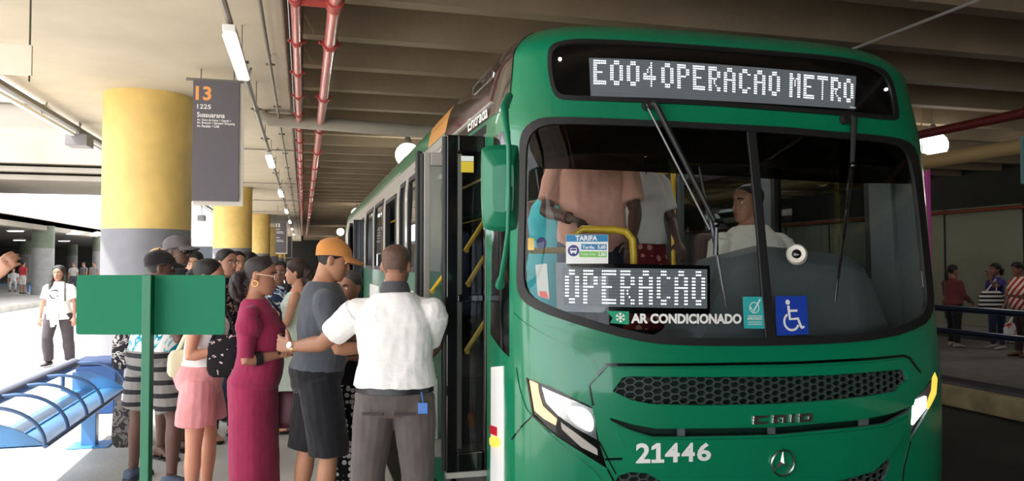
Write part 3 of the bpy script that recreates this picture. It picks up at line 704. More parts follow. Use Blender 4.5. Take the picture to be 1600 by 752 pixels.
# ------------------------------------------------------------------ inside the bus
x0, x1 = XC-1.22, XC+1.22
FL = .80
mb = MB(); mb.box((x0+.75, 3.75, .1), (x1, 5.4, FL)); mb.box((x0, 5.4, .1), (x1, YB-.05, FL)); mb.box((x0, 4.0, .1), (x0+.42, 5.4, .32)); mb.box((x0+.42, 4.0, .1), (x0+.75, 5.4, .52)); mb.build('bus_floor', [mat('grey vinyl floor', S(84, 84, 86), .6)], bus, bevel=.01)
mb = MB(); mb.box((x0+.05, 3.95, 2.62), (x1-.05, YB-.05, 2.66)); mb.box((x0, YB-.12, FL), (x1, YB-.06, 2.62)); mb.build('inner_lining', [M_int], bus)
mb = MB(); mb.box((x0+.1, 3.75, 2.18), (x1-.1, 3.82, 2.5)); mb.box((x0+.1, 3.72, 2.44), (x1-.1, 4.1, 2.5)); mb.box((2.15, 3.95, 2.18), (2.6, 4.0, 2.32)); mb.build('front_bulkhead', [M_intdk], bus, bevel=.01)
mb = MB()
for xx in (x0+.45, x1-.45): mb.box((xx-.06, 4.3, 2.595), (xx+.06, 6.6, 2.622))
mb.build('cabin_fill_strip', [glow('cabin fill glow', (1, .95, .88, 1), 5.0)], bus)  # glowing strips added out of sight above the shade band to brighten the passengers
# dashboard across, with the tall console at the wheel
mb = MB()
ring = lambda x, t, k: [(x, 3.52+k, .3), (x, 3.52+k, t-.08), (x, 3.57+k, t-.01), (x, 3.72+k, t), (x, 3.95, t-.02), (x, 3.98, t-.2), (x, 3.98, .3)]
mb.loft([ring(1.16, 1.18, .16), ring(1.35, 1.2, .06), ring(1.85, 1.2, .03), ring(1.95, 1.25, .03), ring(2.06, 1.5, .03), ring(2.17, 1.64, .03), ring(2.43, 1.70, .04), ring(2.9, 1.66, .06), ring(3.05, 1.6, .10), ring(3.2, 1.35, .14), ring(3.40, 1.2, .3)])
mb.build('dashboard', [M_intdk], bus, smooth=True, bevel=.02)
mb = MB(); c = pt(1245, 398, 3.93); Mx = Vector((-.62, -.80, .12)).to_track_quat('Z', 'Y').to_matrix()
mb.loft([[c + Mx @ Vector((r*math.cos(k*PI/12), r*math.sin(k*PI/12), z)) for k in range(24)] for r, z in ((.03, -.07), (.05, -.05), (.052, .02), (.044, .035), (.024, .03), (.022, .01))]); mb.build('dash_fan', [mat('cream plastic', S(214, 208, 196), .5)], bus, smooth=True)
mb = MB(); mb.ell(c + Mx @ Vector((0, 0, .022)), (.024, .024, .012), Mx); mb.build('dash_fan_hub', [M_gloss], bus, smooth=True)
mb = MB(); cc = Vector((2.72, 3.96, 1.40)); Mx = Matrix.Rotation(math.radians(35), 3, 'X')
mb.tube([cc + Mx @ Vector((.22*math.cos(k*PI/16), .22*math.sin(k*PI/16), 0)) for k in range(33)], .014, 8); mb.tube([cc + Mx @ Vector((-.22, 0, 0)), cc + Mx @ Vector((.22, 0, 0))], .018, 8); mb.tube([cc, cc + Mx @ Vector((0, .1, -.3))], .03, 10); mb.build('steering_wheel', [M_rubber], bus, smooth=True)
# driver's seat, passenger seats
def bseat(x, y, z, m, name, w=.44):
    mb = MB(); mb.box((x-w/2, y, z+.32), (x+w/2, y+.45, z+.44)); mb.box((x-w/2, y+.4, z+.4), (x+w/2, y+.5, z+1.1)); mb.box((x-.05, y+.1, z), (x+.05, y+.4, z+.33)); return mb.build(name, [m], bus, bevel=.04)
M_seat = mat('blue grey seat cloth', S(52, 60, 84), .8, vary=.1)
bseat(2.74, 4.12, .70, mat('brown seat cloth', S(92, 74, 66), .8), 'driver_seat', .5)
for yy in (6.6, 7.5, 8.4, 9.3, 10.2, 11.1, 12, 15, 16):
    for xx in (x1-.25, x1-.72): bseat(xx, yy, FL, M_seat, 'passenger_seat')
for yy in (6.6, 7.5, 9.9, 11.3, 15): bseat(x0+.25, yy, FL, M_seat, 'passenger_seat')
# yellow rails inside: hoop by the fare notice, posts
mb = MB(); d = 4.15
H = [pt(895,420,d), pt(893,385,d), pt(897,368,d), pt(910,358,d), pt(960,359,d), pt(978,362,d), pt(988,374,d), pt(990,400,d), pt(990,440,d)]
mb.tube(H, .02, 10); mb.build('barrier_rail', [M_yel], bus, smooth=True)
mb = MB(); p = pt(1052, 300, 6.0); mb.tube([(p.x, p.y, FL), (p.x, p.y, 2.6)], .02, 10); mb.build('grab_pole', [M_yel], bus, smooth=True); mb = MB(); p = pt(1005, 300, 8.5); mb.tube([(p.x, p.y, FL), (p.x, p.y, 2.6)], .02, 10); mb.build('grab_pole', [M_yel], bus, smooth=True); mb = MB(); mb.tube([pt(830,392,4.05), pt(905,391,4.3)], .017, 8); mb.build('step_rail', [M_yel], bus, smooth=True)
mb = MB(); mb.tube([(x0+.5, 4.3, 2.35), (x0+.5, 16, 2.35)], .016, 8); mb.tube([(x1-.6, 5.2, 2.35), (x1-.6, 16, 2.35)], .016, 8); mb.build('ceiling_rail', [M_yel], bus, smooth=True)
mb = MB(); mb.box((2.58, 4.95, FL), (3.35, 5.0, 1.5)); mb.box((2.58, 4.95, 1.5), (2.62, 5.0, 2.6)); mb.build('cab_partition', [M_intdk], bus, bevel=.01)
# ------------------------------------------------------------------ folding door leaves swung out of the doorway
M_dglass = glass('dark door glass', (.66, .68, .68, 1), .5, 1.4)
M_lglass = glass('door glass', (.6, .63, .63, 1), .4, 1.3)
M_doorlt = mat('pale door frame', S(168, 164, 156), .45, .2)
def leaf(Y, xa, xb, z0, z1, wl, wr, wt, wb, mid, m, gm, edge):
    mb = MB(); t = .018
    mb.box((xa, Y-t, z0), (xa+wl, Y+t, z1)); mb.box((xb-wr, Y-t, z0), (xb, Y+t, z1)); mb.box((xa+wl, Y-t, z1-wt), (xb-wr, Y+t, z1)); mb.box((xa+wl, Y-t, z0), (xb-wr, Y+t, z0+wb))
    if mid: mb.box((xa+wl, Y-t, mid-.02), (xb-wr, Y+t, mid+.02))
    o = mb.build('door', [m], bus, bevel=.006)
    mb = MB(); mb.box((xa+wl-.004, Y-.003, z0+wb), (xb-wr+.004, Y+.003, z1-wt)); mb.build('pane', [gm], o)
    mb = MB(); mb.tube([(xa-.008, Y, z0+.01), (xa-.008, Y, z1-.01)], .016, 8); mb.build('rubber_edge', [M_rubber], o, smooth=True)
    if edge: mb = MB(); mb.box((xa, Y-.022, z0-.03), (xb, Y+.022, z0)); mb.build('bottom_strip', [M_silver], o)
    return o
l1 = leaf(4.14, .752, .978, .47, 2.305, .062, .014, .09, .10, 1.41, M_gloss, M_dglass, True)
def rails(o, L, Y):
    for a, b in L:
        def on(p):
            q = pt(p[0], p[1], 1)-EYEV; return EYEV + q*(Y/q.y)
        A, B = on(a), on(b); mb = MB(); mb.tube([A+Vector((0, -.04, 0)), A, B, B+Vector((0, -.04, 0))], .014, 8); mb.build('handrail', [M_yel], o, smooth=True)
rails(l1, [((727,392),(757,345)), ((730,445),(766,388)), ((728,549),(763,495))], 4.24)
mb = MB(); mb.box((.83, 4.118, 2.10), (.90, 4.121, 2.16)); mb.build('yellow_label', [mat('label yellow', S(226, 196, 60), .5)], l1)
mb = MB(); mb.box((.83, 4.118, 2.162), (.90, 4.121, 2.19)); mb.build('white_label', [M_paper], l1)
l2 = leaf(5.28, .80, 1.07, .27, 2.37, .045, .04, .09, .12, 0, M_doorlt, M_lglass, False)
rails(l2, [((674,456),(704,416)), ((693,528),(706,508))], 5.2)
mb = MB(); mb.box((.96, 5.258, 2.16), (1.02, 5.261, 2.24)); mb.build('yellow_label', [mat('label yellow', S(226, 196, 60), .5)], l2)
mb = MB(); mb.box((.76, 5.34, .27), (.80, 5.42, 2.39)); mb.build('door_post', [M_rubber], bus, bevel=.01)
mb = MB(); mb.box((.8, 13.0, .27), (1.0, 13.04, 2.33)); mb.build('door', [M_gloss], bus, bevel=.006)
mb = MB(); mb.box((.8, 14.1, .27), (1.0, 14.14, 2.33)); mb.build('door', [M_gloss], bus, bevel=.006)
# wheels
for yy in (6.55, 15.2):
    for sx in (-1, 1):
        mb = MB(); c = Vector((XC+sx*1.1, yy, .25))
        mb.loft([[c + Vector((sx*dx, r*math.cos(k*PI/16), r*math.sin(k*PI/16))) for k in range(32)] for r, dx in ((.2, -.12), (.46, -.13), (.5, -.08), (.5, .08), (.46, .13), (.3, .12))]); w = mb.build('wheel', [M_rubber], bus, smooth=True)
        mb = MB(); mb.loft([[c + Vector((sx*dx, r*math.cos(k*PI/12), r*math.sin(k*PI/12))) for k in range(24)] for r, dx in ((.3, .1), (.28, .08), (.12, .12), (.1, .15))]); mb.build('hub', [M_silver], w, smooth=True)
# outside mirror on its long green arm
d = 3.45; mb = MB()
def mq(P, dep): return [pt(x, y, dep) for x, y in P]
OUT = chaikin([(754,228),(806,225),(812,232),(811,352),(803,362),(760,361),(752,350),(751,240)], 2)
cx, cy = 783, 295
def ins(k, ox=0, oy=0): return [(cx+ox+(x-cx)*k, cy+oy+(y-cy)*k) for x, y in OUT]
mb.loft([mq(ins(.96), d+.12), mq(OUT, d+.10), mq(OUT, d+.03), mq(ins(.9), d), mq(ins(.55, 4), d-.035)])
M_mir = mat('mirror shell green', S(0, 110, 78), .42, coat=.15)
mir = mb.build('side_mirror', [M_mir], bus, smooth=True, sharp=25)
mb = MB(); mb.loft([mq(ins(.9), d+.121), mq(ins(.9), d+.126)]); mb.build('mirror_glass', [mat('mirror', S(220, 225, 228), .03, 1.0)], mir)
mb = MB(); mb.tube([pt(796,150,3.62), pt(788,168,3.5), pt(790,190,3.42), pt(795,230,3.39), pt(795,300,3.38), pt(794,360,3.39), pt(789,400,3.45), pt(784,432,3.55), pt(781,446,3.66)], [.018, .020, .016, .012, .011, .011, .012, .014, .024], 10); mb.tube([pt(795,292,3.39), pt(794,330,3.385)], .016, 10); mb.build('mirror_arm', [M_mir], mir, smooth=True)
# ------------------------------------------------------------------ things on and over the platforms
def onX(px, X):                       # distance Y at which the line x = X stands in photo column px
    k = (px-800)/FPX; c, sn = math.cos(YAW), math.sin(YAW); return X*(c-k*sn)/(k*c+sn)
M_bench = mat('blue bench enamel', S(58, 118, 170), .4, coat=.3, vary=.06)
M_benchdk = mat('blue tube enamel', S(66, 98, 140), .45, coat=.2)
# bench
bx, bt = -1.57, -2.02; ys, ye = onX(77, bx), onX(201, bx)
bench = thing('bench', 'blue metal platform bench with hoop dividers and a thick back tube', 'bench', (-1.8, (ys+ye)/2, 0))
mb = MB(); n = 1; mb.box((bt+.02, ys, .435), (bx, ye, .45)); mb.tube([(bt+.22, ys, .455), (bt+.22, ye, .455)], .008, 6); mb.build('seat', [M_bench], bench, bevel=.004)
mb = MB(); mb.tube([(bx, ys-.01, .443), (bx, ye+.01, .443)], .017, 10); mb.build('front_rail', [M_benchdk], bench, smooth=True)
mb = MB(); mb.tube([(bt, ys-.7, .68), (bt, ye+.05, .68)], .05, 16); mb.build('back_tube', [mat('grey blue tube', S(104, 112, 134), .5)], bench, smooth=True)
for px in (76, 111, 140, 164, 200):
    y = onX(px, bx); mb = MB()
    mb.tube([(bt, y, .69), (bt+.12, y, .70)]+[(bt+.12+.33*math.sin(a), y, .445+.255*math.cos(a)) for a in [PI/2*k/10 for k in range(1, 11)]], .0125, 8); mb.build('hoop', [M_benchdk], bench, smooth=True)
for y in (ys, ye-.012):
    mb = MB(); P = [(bx, y, .44), (bt, y, .44)]+[(bt+(bx-bt)*k/10, y, .44+.17*math.cos(PI/2*(k/10)**1.3)) for k in range(10)]; mb.prism(P, (0, .012, 0)); mb.build('end_panel', [M_bench], bench)
for y, xo in ((ys+.12, -.2), (ye-.3, 0)):
    mb = MB(); mb.box((-1.86+xo, y-.05, .0), (-1.74+xo, y+.05, .44)); mb.box((-1.95+xo, y-.14, 0), (-1.62+xo*1.6, y+.14, .012)); mb.build('leg', [M_bench], bench, bevel=.006)
for y in (ys+.3, ye-.3):
    mb = MB(); mb.tube([(-1.85, y, .42), (bt, y, .5), (bt, y, .66)], .02, 8); mb.build('tube_bracket', [M_benchdk], bench, smooth=True)
p = pt(160, 412, 8.35); tb = thing('litter_bin', 'blue plastic litter bin behind the far end of the blue bench', 'bin', (p.x, p.y, 0))
mb = MB(); mb.loft([[(p.x+sx*(.17+k*.05), p.y+sy*(.17+k*.05), z) for sx, sy in ((-1,-1),(1,-1),(1,1),(-1,1))] for k, z in ((0, 0), (.6, .5), (1, .52))]); mb.build('body', [mat('bin blue', S(20, 70, 130), .5)], tb, bevel=.02)
mb = MB(); mb.box((p.x-.225, p.y-.225, .52), (p.x+.225, p.y+.225, .58)); mb.build('lid', [mat('bin dark blue', S(24, 50, 92), .6)], tb, bevel=.03)
# blank green sign on its pole
g = pt(236, 412, 3.0); gs = thing('platform_sign', 'blank green rectangular sign board on a green post', 'sign', (g.x, g.y, 0))
M_sgreen = mat('sign green', S(0, 106, 74), .55, vary=.03, spec=.2)
A, B = pt(120, 430, 3.02), pt(352, 523, 3.02); ux = RT; zz0, zz1 = B.z, A.z
wB = (B-A).dot(RT); rr_ = .012; P = []
for cx_, cz_, a0 in ((rr_, zz0+rr_, PI), (wB-rr_, zz0+rr_, 1.5*PI), (wB-rr_, zz1-rr_, 0), (rr_, zz1-rr_, PI/2)):
    for k in range(6): a = a0+PI/2*k/5; q = A+RT*(cx_+rr_*math.cos(a)); P.append((q.x, q.y, cz_+rr_*math.sin(a)))
fh = Vector((FW.x, FW.y, 0)).normalized()
mb = MB(); mb.prism(P, fh*.004); mb.build('board', [M_sgreen], gs)
mb = MB(); Mz = Matrix.Translation((g.x, g.y, 0)) @ Matrix.Rotation(-YAW, 4, 'Z'); mb.box((-.0175, -.035, .0), (.0175, .0, zz1+.002), M=Mz); mb.build('post', [mat('post green', S(0, 102, 70), .45)], gs, bevel=.003)
mb = MB(); mb.box((-.09, -.09, 0), (.09, .07, .012), M=Mz); mb.build('base_plate', [mat('post green dark', S(0, 96, 66), .5)], gs)
# hanging platform signs
M_sgrey = mat('sign charcoal', S(92, 88, 94), .6); M_spale = mat('sign pale edge', S(206, 198, 186), .6); M_sor = mat('sign orange', S(240, 160, 90), .6)
def hang(tl, br, d, num, lines, label):
    a, b = pt(*tl, d), pt(*br, d); y = a.y; k = y/b.y; b = EYEV+(b-EYEV)*k
    o = thing('platform_number_sign', label, 'sign', ((a.x+b.x)/2, y, SLAB), 0, 'hanging grey platform signs'); W, H = b.x-a.x, a.z-b.z
    mb = MB(); mb.box((a.x, y, b.z), (b.x, y+.03, a.z)); mb.build('board', [M_sgrey], o)
    mb = MB(); mb.box((a.x+.01, y+.03, b.z-.05), (b.x+.05, y+.07, a.z)); mb.build('backing', [M_spale], o)
    mb = MB(); mb.box((a.x-.08, y+.02, a.z), (b.x+.05, y+.05, a.z+.03))
    for xx in (a.x+.08, b.x-.06): mb.tube([(xx, y+.035, a.z), (xx, y+.035, SLAB-.002)], .008, 6)
    mb.build('hanger', [mat('hanger steel', S(120, 116, 110), .5, .4)], o)
    ox = Vector((1, 0, 0)); oz = Vector((0, 0, 1)); f = y-.002
    if num: mb = MB(); text_flat(mb, num, (a.x+W*.055, f, a.z-H*.165), ox, oz, h=H*.118, bold=.03); mb.build('number', [M_sor if num == '13' else M_letter], o)
    mb = MB()
    for t, zz, w, h in lines:
        if t: text_flat(mb, t, (a.x+W*.09, f, a.z-H*zz), ox, oz, h=H*h, w=W*w, bold=.015)
        else: mb.box((a.x+W*.09, f, a.z-H*zz), (a.x+W*(.09+w), y, a.z-H*(zz-h)))      # too small to read in the photo
    if lines: mb.build('lettering', [M_letter], o)
    else: mb.bm.free()
LN = lambda n, t: [(n, .236, .30, .038), (t, .306, .60, .042), ('Av. Vasco da Gama + Ogunjá +', .342, .74, .024), ('Av. Bonocô + Salvador Shopping', .367, .82, .026), ('Av. Paralela + CAB', .39, .48, .022)]
hang((302,125), (372,315), 8.8, '13', LN('1225', 'Sussuarana'), 'charcoal hanging platform sign with orange 13 and route names, nearest of the hanging signs')
hang((430.5,347), (447,395), 29.5, '12', [(None, .25, .35, .018), (None, .33, .6, .018), (None, .37, .7, .014), (None, .52, .3, .018), (None, .60, .6, .014), (None, .64, .7, .014)], 'small charcoal hanging sign numbered 12 far down the platform')
hang((446,370), (455,402), 41, None, [], 'farthest charcoal hanging sign behind the sign numbered 12')
# white hanging board at the upper left edge
p0, p1 = pt(-70, 70, 6.5), pt(49, 118, 6.5); hb = thing('hanging_board', 'pale blank board hung from the soffit at the upper left edge', 'sign', (p1.x, p1.y, SLAB))
mb = MB(); mb.box((p0.x, p1.y, p1.z), (p1.x, p1.y+.03, p0.z)); mb.build('board', [mat('pale board', S(214, 206, 190), .7)], hb, bevel=.004)
mb = MB(); mb.tube([(p1.x-.02, p1.y+.015, p1.z-.05), (p1.x-.02, p1.y+.015, SLAB-.002)], .008, 6); mb.build('rod', [mat('dark rod', S(70, 66, 62), .6)], hb)
# fluorescent battens on a conduit
M_tube = glow('fluorescent tube', (1, .97, .9, 1), 5.0); M_cond = mat('galvanised conduit', S(142, 136, 126), .5, .3)
TX, TZ = -.57, 3.40
WHICH = ['nearest, beside the sign numbered 13', 'second along the conduit from the camera', 'third along the conduit', 'fourth along the conduit', 'fifth along the conduit', 'sixth along the conduit', 'seventh along the conduit']
tl0 = None
for k, y in enumerate((7.05, 14.1, 20.6, 27.5, 34.5, 41.5, 49)):
    lb = 'white fluorescent batten under the soffit, '+WHICH[k]
    if tl0 is None:
        tl0 = t = thing('fluorescent_light', lb, 'lamp', (TX, y, TZ), 0, 'fluorescent battens along the conduit')
        mb = MB(); mb.box((TX-.05, y-.78, TZ), (TX+.05, y+.78, TZ+.06)); mb.build('housing', [M_white], t, bevel=.01)
        mb = MB(); mb.box((TX-.055, y-.74, TZ-.035), (TX+.055, y+.74, TZ)); mb.build('tube', [M_tube], t, bevel=.02)
        mb = MB(); mb.tube([(TX, y+.8, TZ+.03), (TX+.02, y+.95, TZ+.02), (TX+.06, y+.85, TZ+.12)], .012, 6); mb.build('cable', [M_cond], t, smooth=True)
        for dy in (-.5, .5): mb = MB(); mb.box((TX-.02, y+dy-.02, TZ+.058), (TX+.02, y+dy+.02, TZ+.0715)); mb.build('hanger', [M_cond], t)
    else: dup(tl0, (TX, y, TZ), 0, lb)
def run(name, label, cat, pts_, r, m, clamps=(), cm=None, hang_to=None, n=12):
    o = thing(name, label, cat, pts_[0])
    mb = MB(); mb.tube(pts_, r, n); mb.build('pipe', [m], o, smooth=True)
    for c in clamps:
        a, b = Vector(pts_[0]), Vector(pts_[-1]); t = (c-a.y)/(b.y-a.y) if abs(b.y-a.y) > 1 else (c-a.x)/(b.x-a.x); q = a+(b-a)*t; dr = (b-a).normalized()
        mb = MB(); mb.tube([q-dr*.035, q+dr*.035], r*1.35, n)
        sd_ = dr.cross(Vector((0, 0, 1))).normalized()
        for sg in (1, -1): mb.box((-.02, -.012, -.012), (.02, .012, .012), M=Matrix.Translation(q+sd_*sg*r*1.5) @ Matrix.Rotation(.5, 4, 'Z'))
        if hang_to: mb.tube([q, (q.x, q.y, hang_to)], .008, 6)
        mb.build('clamp', [cm or m], o, smooth=True, sharp=30)
    return o
M_redp = mat('red fire pipe', S(198, 116, 112), .35, coat=.4, vary=.1); M_redc = mat('red clamp', S(168, 62, 58), .5)
cl = [3.86+1.23*k for k in range(26)]
run('fire_pipe', 'thin red fire pipe with clamps beside the soffit edge', 'pipe', [(-.075, -4, 3.72), (-.075, 60, 3.72)], .042, M_redp, cl, M_redc, 4.447)
run('fire_pipe', 'thick red fire pipe under the ribs, nearer the bus', 'pipe', [(.235, -4, 3.72), (.235, 60, 3.72)], .058, M_redp, [5.09+2.46*k for k in range(16)], M_redc, 4.447)
mb = MB(); mb.tube([(-.075, 6.35, 3.72), (.235, 6.35, 3.72)], .045, 12); mb.ell((-.075, 6.35, 3.72), .06); mb.tube([(.235, 6.26, 3.72), (.235, 6.44, 3.72)], .075, 14)
tag(mb.build('pipe_coupling', [M_redc], None, smooth=True), 'red cross coupling joining the two red fire pipes', 'pipe')
run('conduit', 'galvanised conduit carrying the fluorescent battens', 'conduit', [(-.575, -4, 3.50), (-.575, 60, 3.50)], .028, M_cond, [3+2.3*k for k in range(20)], None, SLAB-.002, 8)
run('conduit', 'thin grey conduit between the battens and the soffit edge', 'conduit', [(-.36, -4, 3.74), (-.36, 60, 3.74)], .018, M_cond, [4+2.3*k for k in range(20)], None, SLAB-.002, 8)
run('drain_pipe', 'fat grey drain pipe crossing under the ribs from soffit to bus', 'pipe', [(-.62, 11.8, SLAB-.002), (-.62, 11.8, 3.78), (-.5, 11.8, 3.72), (3.6, 11.95, 3.62)], .1, mat('grey drain', S(164, 156, 142), .5, vary=.08), (), None, None, 16)
for k, y in enumerate((15.5, 22, 28, 34)):
    run('cross_conduit', 'thin conduit crossing the soffit, number %s from the camera' % ['one', 'two', 'three', 'four'][k], 'conduit', [(-3.4, y, SLAB-.05), (-.2, y, SLAB-.05)], .014, M_cond, (-3, -1.6, -.5), None, SLAB-.002, 6)
# high bay lamps over the bus lane and over the right hand platform
M_globe = glow('high bay lamp', (1, .95, .84, 1), 6.5)
bay0 = None
def bay(x, y, z, label, grp, scale=1):
    global bay0
    if bay0 is None:
        bay0 = t = thing('high_bay_lamp', label, 'lamp', (x, y, z), 0, grp)
        mb = MB(); mb.lathe((x, y, z), [(.03, .34), (.05, .3), (.09, .22), (.10, .12), (.08, .12)], 24); mb.build('housing', [M_cond], t, smooth=True)
        mb = MB(); mb.ell((x, y, z-.02), (.23, .23, .23)); mb.build('globe', [M_globe], t, smooth=True)
        mb = MB(); mb.tube([(x, y, z+.3), (x, y, 4.447)], .012, 6); mb.build('rod', [M_cond], t)
        lt = bpy.data.lights.new('bay_light', 'POINT'); lt.energy = 34; lt.color = (1, .95, .85); lt.shadow_soft_size = .25; lo = bpy.data.objects.new('bay_light', lt); COL.objects.link(lo); lo.parent = t; lo.location = (0, 0, -.3)
        return t
    return dup(bay0, (x, y, z), 0, label, grp)
G1 = 'high bay lamps over the bus roof'
for k, (px, py, d) in enumerate(((637, 241, 14.2), (558, 333, 30.5), (532, 362, 48), (515, 376, 66))):
    q = pt(px, py, d); bay(q.x, q.y, q.z, 'glowing round lamp under the ribs, %s above the bus roof' % ['nearest and largest', 'second', 'third', 'farthest'][k], G1)
q = pt(1458, 226, 12.8); bay(q.x, q.y, q.z, 'glowing round lamp over the right hand platform, seen past the bus', 'high bay lamps over the right platform')
bay(14.5, 22, 3.6, 'added unseen lamp over the right hand platform behind the bus, brightening the olive wall', 'high bay lamps over the right platform'); bay(14.5, 10.2, 3.6, 'added unseen lamp past the right edge of the frame, brightening the olive wall', 'high bay lamps over the right platform')  # both lamps are added out of view to light the olive wall
# pipes over the right platform
run('drain_pipe', 'fat beige pipe running above the right hand platform', 'pipe', [(9.46, -3, 3.2), (9.46, 60, 3.2)], .11, mat('beige pipe', S(196, 166, 116), .45), [2.63+2.46*k for k in range(14)], None, 4.447, 16)
run('fire_pipe', 'dark red pipe running above the right hand platform', 'pipe', [(8.77, -3, 3.5), (8.77, 60, 3.5)], .065, mat('dark red pipe', S(112, 36, 36), .5), [2.63+2.46*k for k in range(14)], None, 4.447, 12)
run('conduit', 'thin pale conduit above the bus roof', 'conduit', [(5.62, -3, 3.88), (5.62, 9.6, 3.88), (5.62, 9.7, 4.447)], .016, mat('pale conduit', S(150, 146, 140), .5), (), None, None, 8)
run('wall_pipe', 'orange red pipe along the top of the olive wall', 'pipe', [(16.8, -3, 2.98), (16.8, 60, 2.98)], .045, mat('orange red pipe', S(160, 74, 54), .5), [1+4*k for k in range(12)], None, None, 10)
hb2 = pt(1602, 250, 9); t = thing('edge_sign', 'teal grey hanging sign cut by the frame at the right edge', 'sign', (hb2.x, hb2.y, 4.0))
mb = MB(); mb.box((hb2.x-.03, hb2.y, hb2.z-.28), (hb2.x+.4, hb2.y+.04, hb2.z+.28)); mb.build('board', [mat('teal board', S(110, 150, 150), .6)], t)
mb = MB(); mb.tube([(hb2.x+.2, hb2.y+.02, hb2.z+.28), (hb2.x+.2, hb2.y+.02, 4.447)], .01, 6); mb.build('rod', [M_cond], t)
# railing on the right platform
rl = thing('railing', 'dark blue two-bar railing along the right hand platform', 'railing', (9, 8, 0)); M_rail = mat('dark blue rail', S(36, 48, 78), .3, .3)
for z in (.95, .62): mb = MB(); mb.tube([(9, 3, z), (9, 26, z)], .045, 12); mb.build('rail', [M_rail], rl, smooth=True)
for y in (3.2, 6.4, 11.2, 15, 19, 23): mb = MB(); mb.tube([(9, y, 0), (9, y, .98)], .04, 10); mb.build('post', [M_rail], rl, smooth=True)
# light track along the left edge of the soffit
tr = thing('light_track', 'long white light track and cable tray along the left soffit edge', 'lamp', (-3.4, 10, 3.7))
mb = MB(); mb.box((-3.5, 2, 3.68), (-3.40, 60, 3.74)); mb.build('tray', [mat('dark tray', S(110, 104, 98), .6)], tr)
mb = MB(); mb.box((-3.52, 2, 3.60), (-3.46, 60, 3.64)); mb.build('light_bar', [M_white], tr)
for k in range(20):
    y = 5+1.7*k; mb = MB(); mb.tube([(-3.49, y, 3.62), (-3.49, y+.06, 3.70), (-3.44, y+.1, SLAB-.014)], .01, 6); mb.build('bracket', [M_cond], tr)
q = pt(124, 221, 12.2); mb = MB(); mb.box((q.x-.16, q.y-.2, q.z-.09), (q.x+.16, q.y+.2, q.z+.09)); mb.tube([(q.x, q.y, q.z+.08), (q.x, q.y, SLAB-.002)], .02, 6); tag(mb.build('junction_box', [mat('box grey', S(120, 116, 118), .6)], None, bevel=.01), 'grey box hung from the light track at the soffit edge', 'box')
q = pt(315, 341, 26); mb = MB(); mb.box((q.x-.12, q.y-.2, q.z-.1), (q.x+.12, q.y+.2, q.z+.1)); mb.tube([(q.x, q.y, q.z+.08), (q.x, q.y, SLAB-.002)], .02, 6); tag(mb.build('loudspeaker', [mat('speaker grey', S(96, 94, 98), .6)], None, bevel=.01), 'small grey loudspeaker hung under the soffit behind the second column', 'speaker')
# lamps under the far roof
fl0 = None
for k, (px, py, d) in enumerate(((115, 373, 44), (152, 378, 46), (100, 386, 58), (30, 383, 56), (24, 372, 40))):
    q = pt(px, py, d); lb = 'round lamp under the far station roof, ' + ['above the walking woman', 'beside the yellow column', 'between the far columns', 'second from the left edge', 'closest to the left edge'][k]
    if fl0 is None:
        fl0 = thing('far_lamp', lb, 'lamp', (q.x, q.y, 3.3), 0, 'round lamps under the far station roof')
        mb = MB(); mb.lathe((q.x, q.y, 3.3), [(.1, .2), (.42, .05), (.45, 0)], 20); mb.build('shade', [M_white], fl0, smooth=True)
        mb = MB(); mb.lathe((q.x, q.y, 3.27), [(.36, 0), (.36, .03)], 20); mb.build('bulb', [glow('far lamp light', (1, 1, 1, 1), 5)], fl0)
        mb = MB(); mb.tube([(q.x, q.y, 3.45), (q.x, q.y, 3.56)], .02, 6); mb.build('rod', [M_cond], fl0)
    else: dup(fl0, (q.x, q.y, 3.3), 0, lb)
# a parked grey bus far down the sunny lane
q = pt(316, 412, 34); fb = thing('bus', 'distant pale bus in the sunny lane behind the second column', 'bus', (q.x, q.y, -.235))
x, y = q.x, q.y
mb = MB(); sec = [(-1.25, -.05), (1.25, -.05), (1.28, 1.0), (1.2, 2.5), (.95, 2.75), (-.95, 2.75), (-1.2, 2.5), (-1.28, 1.0)]
mb.loft([[(x+a*.94, y, c) for a, c in sec], [(x+a, y+.3, c+.0) for a, c in sec], [(x+a, y+10, c) for a, c in sec]]); mb.build('body', [mat('pale bus paint', S(150, 152, 156), .4)], fb, bevel=.08)
mb = MB(); mb.box((x-1.08, y-.03, 1.2), (x+1.08, y+.02, 2.35)); mb.build('windshield', [M_gloss], fb, bevel=.02)
for sx in (-1, 1): mb = MB(); mb.box((x+sx*1.22-.06, y+.6, 1.3), (x+sx*1.22+.06, y+9.6, 2.2)); mb.build('side_window', [M_gloss], fb, bevel=.02)
for sx in (-1, 1):
    for yy in (2, 7.5):
        mb = MB(); mb.tube([(x+sx*1.0, y+yy, .25), (x+sx*1.27, y+yy, .25)], .48, 20); mb.build('wheel', [M_rubber], fb)
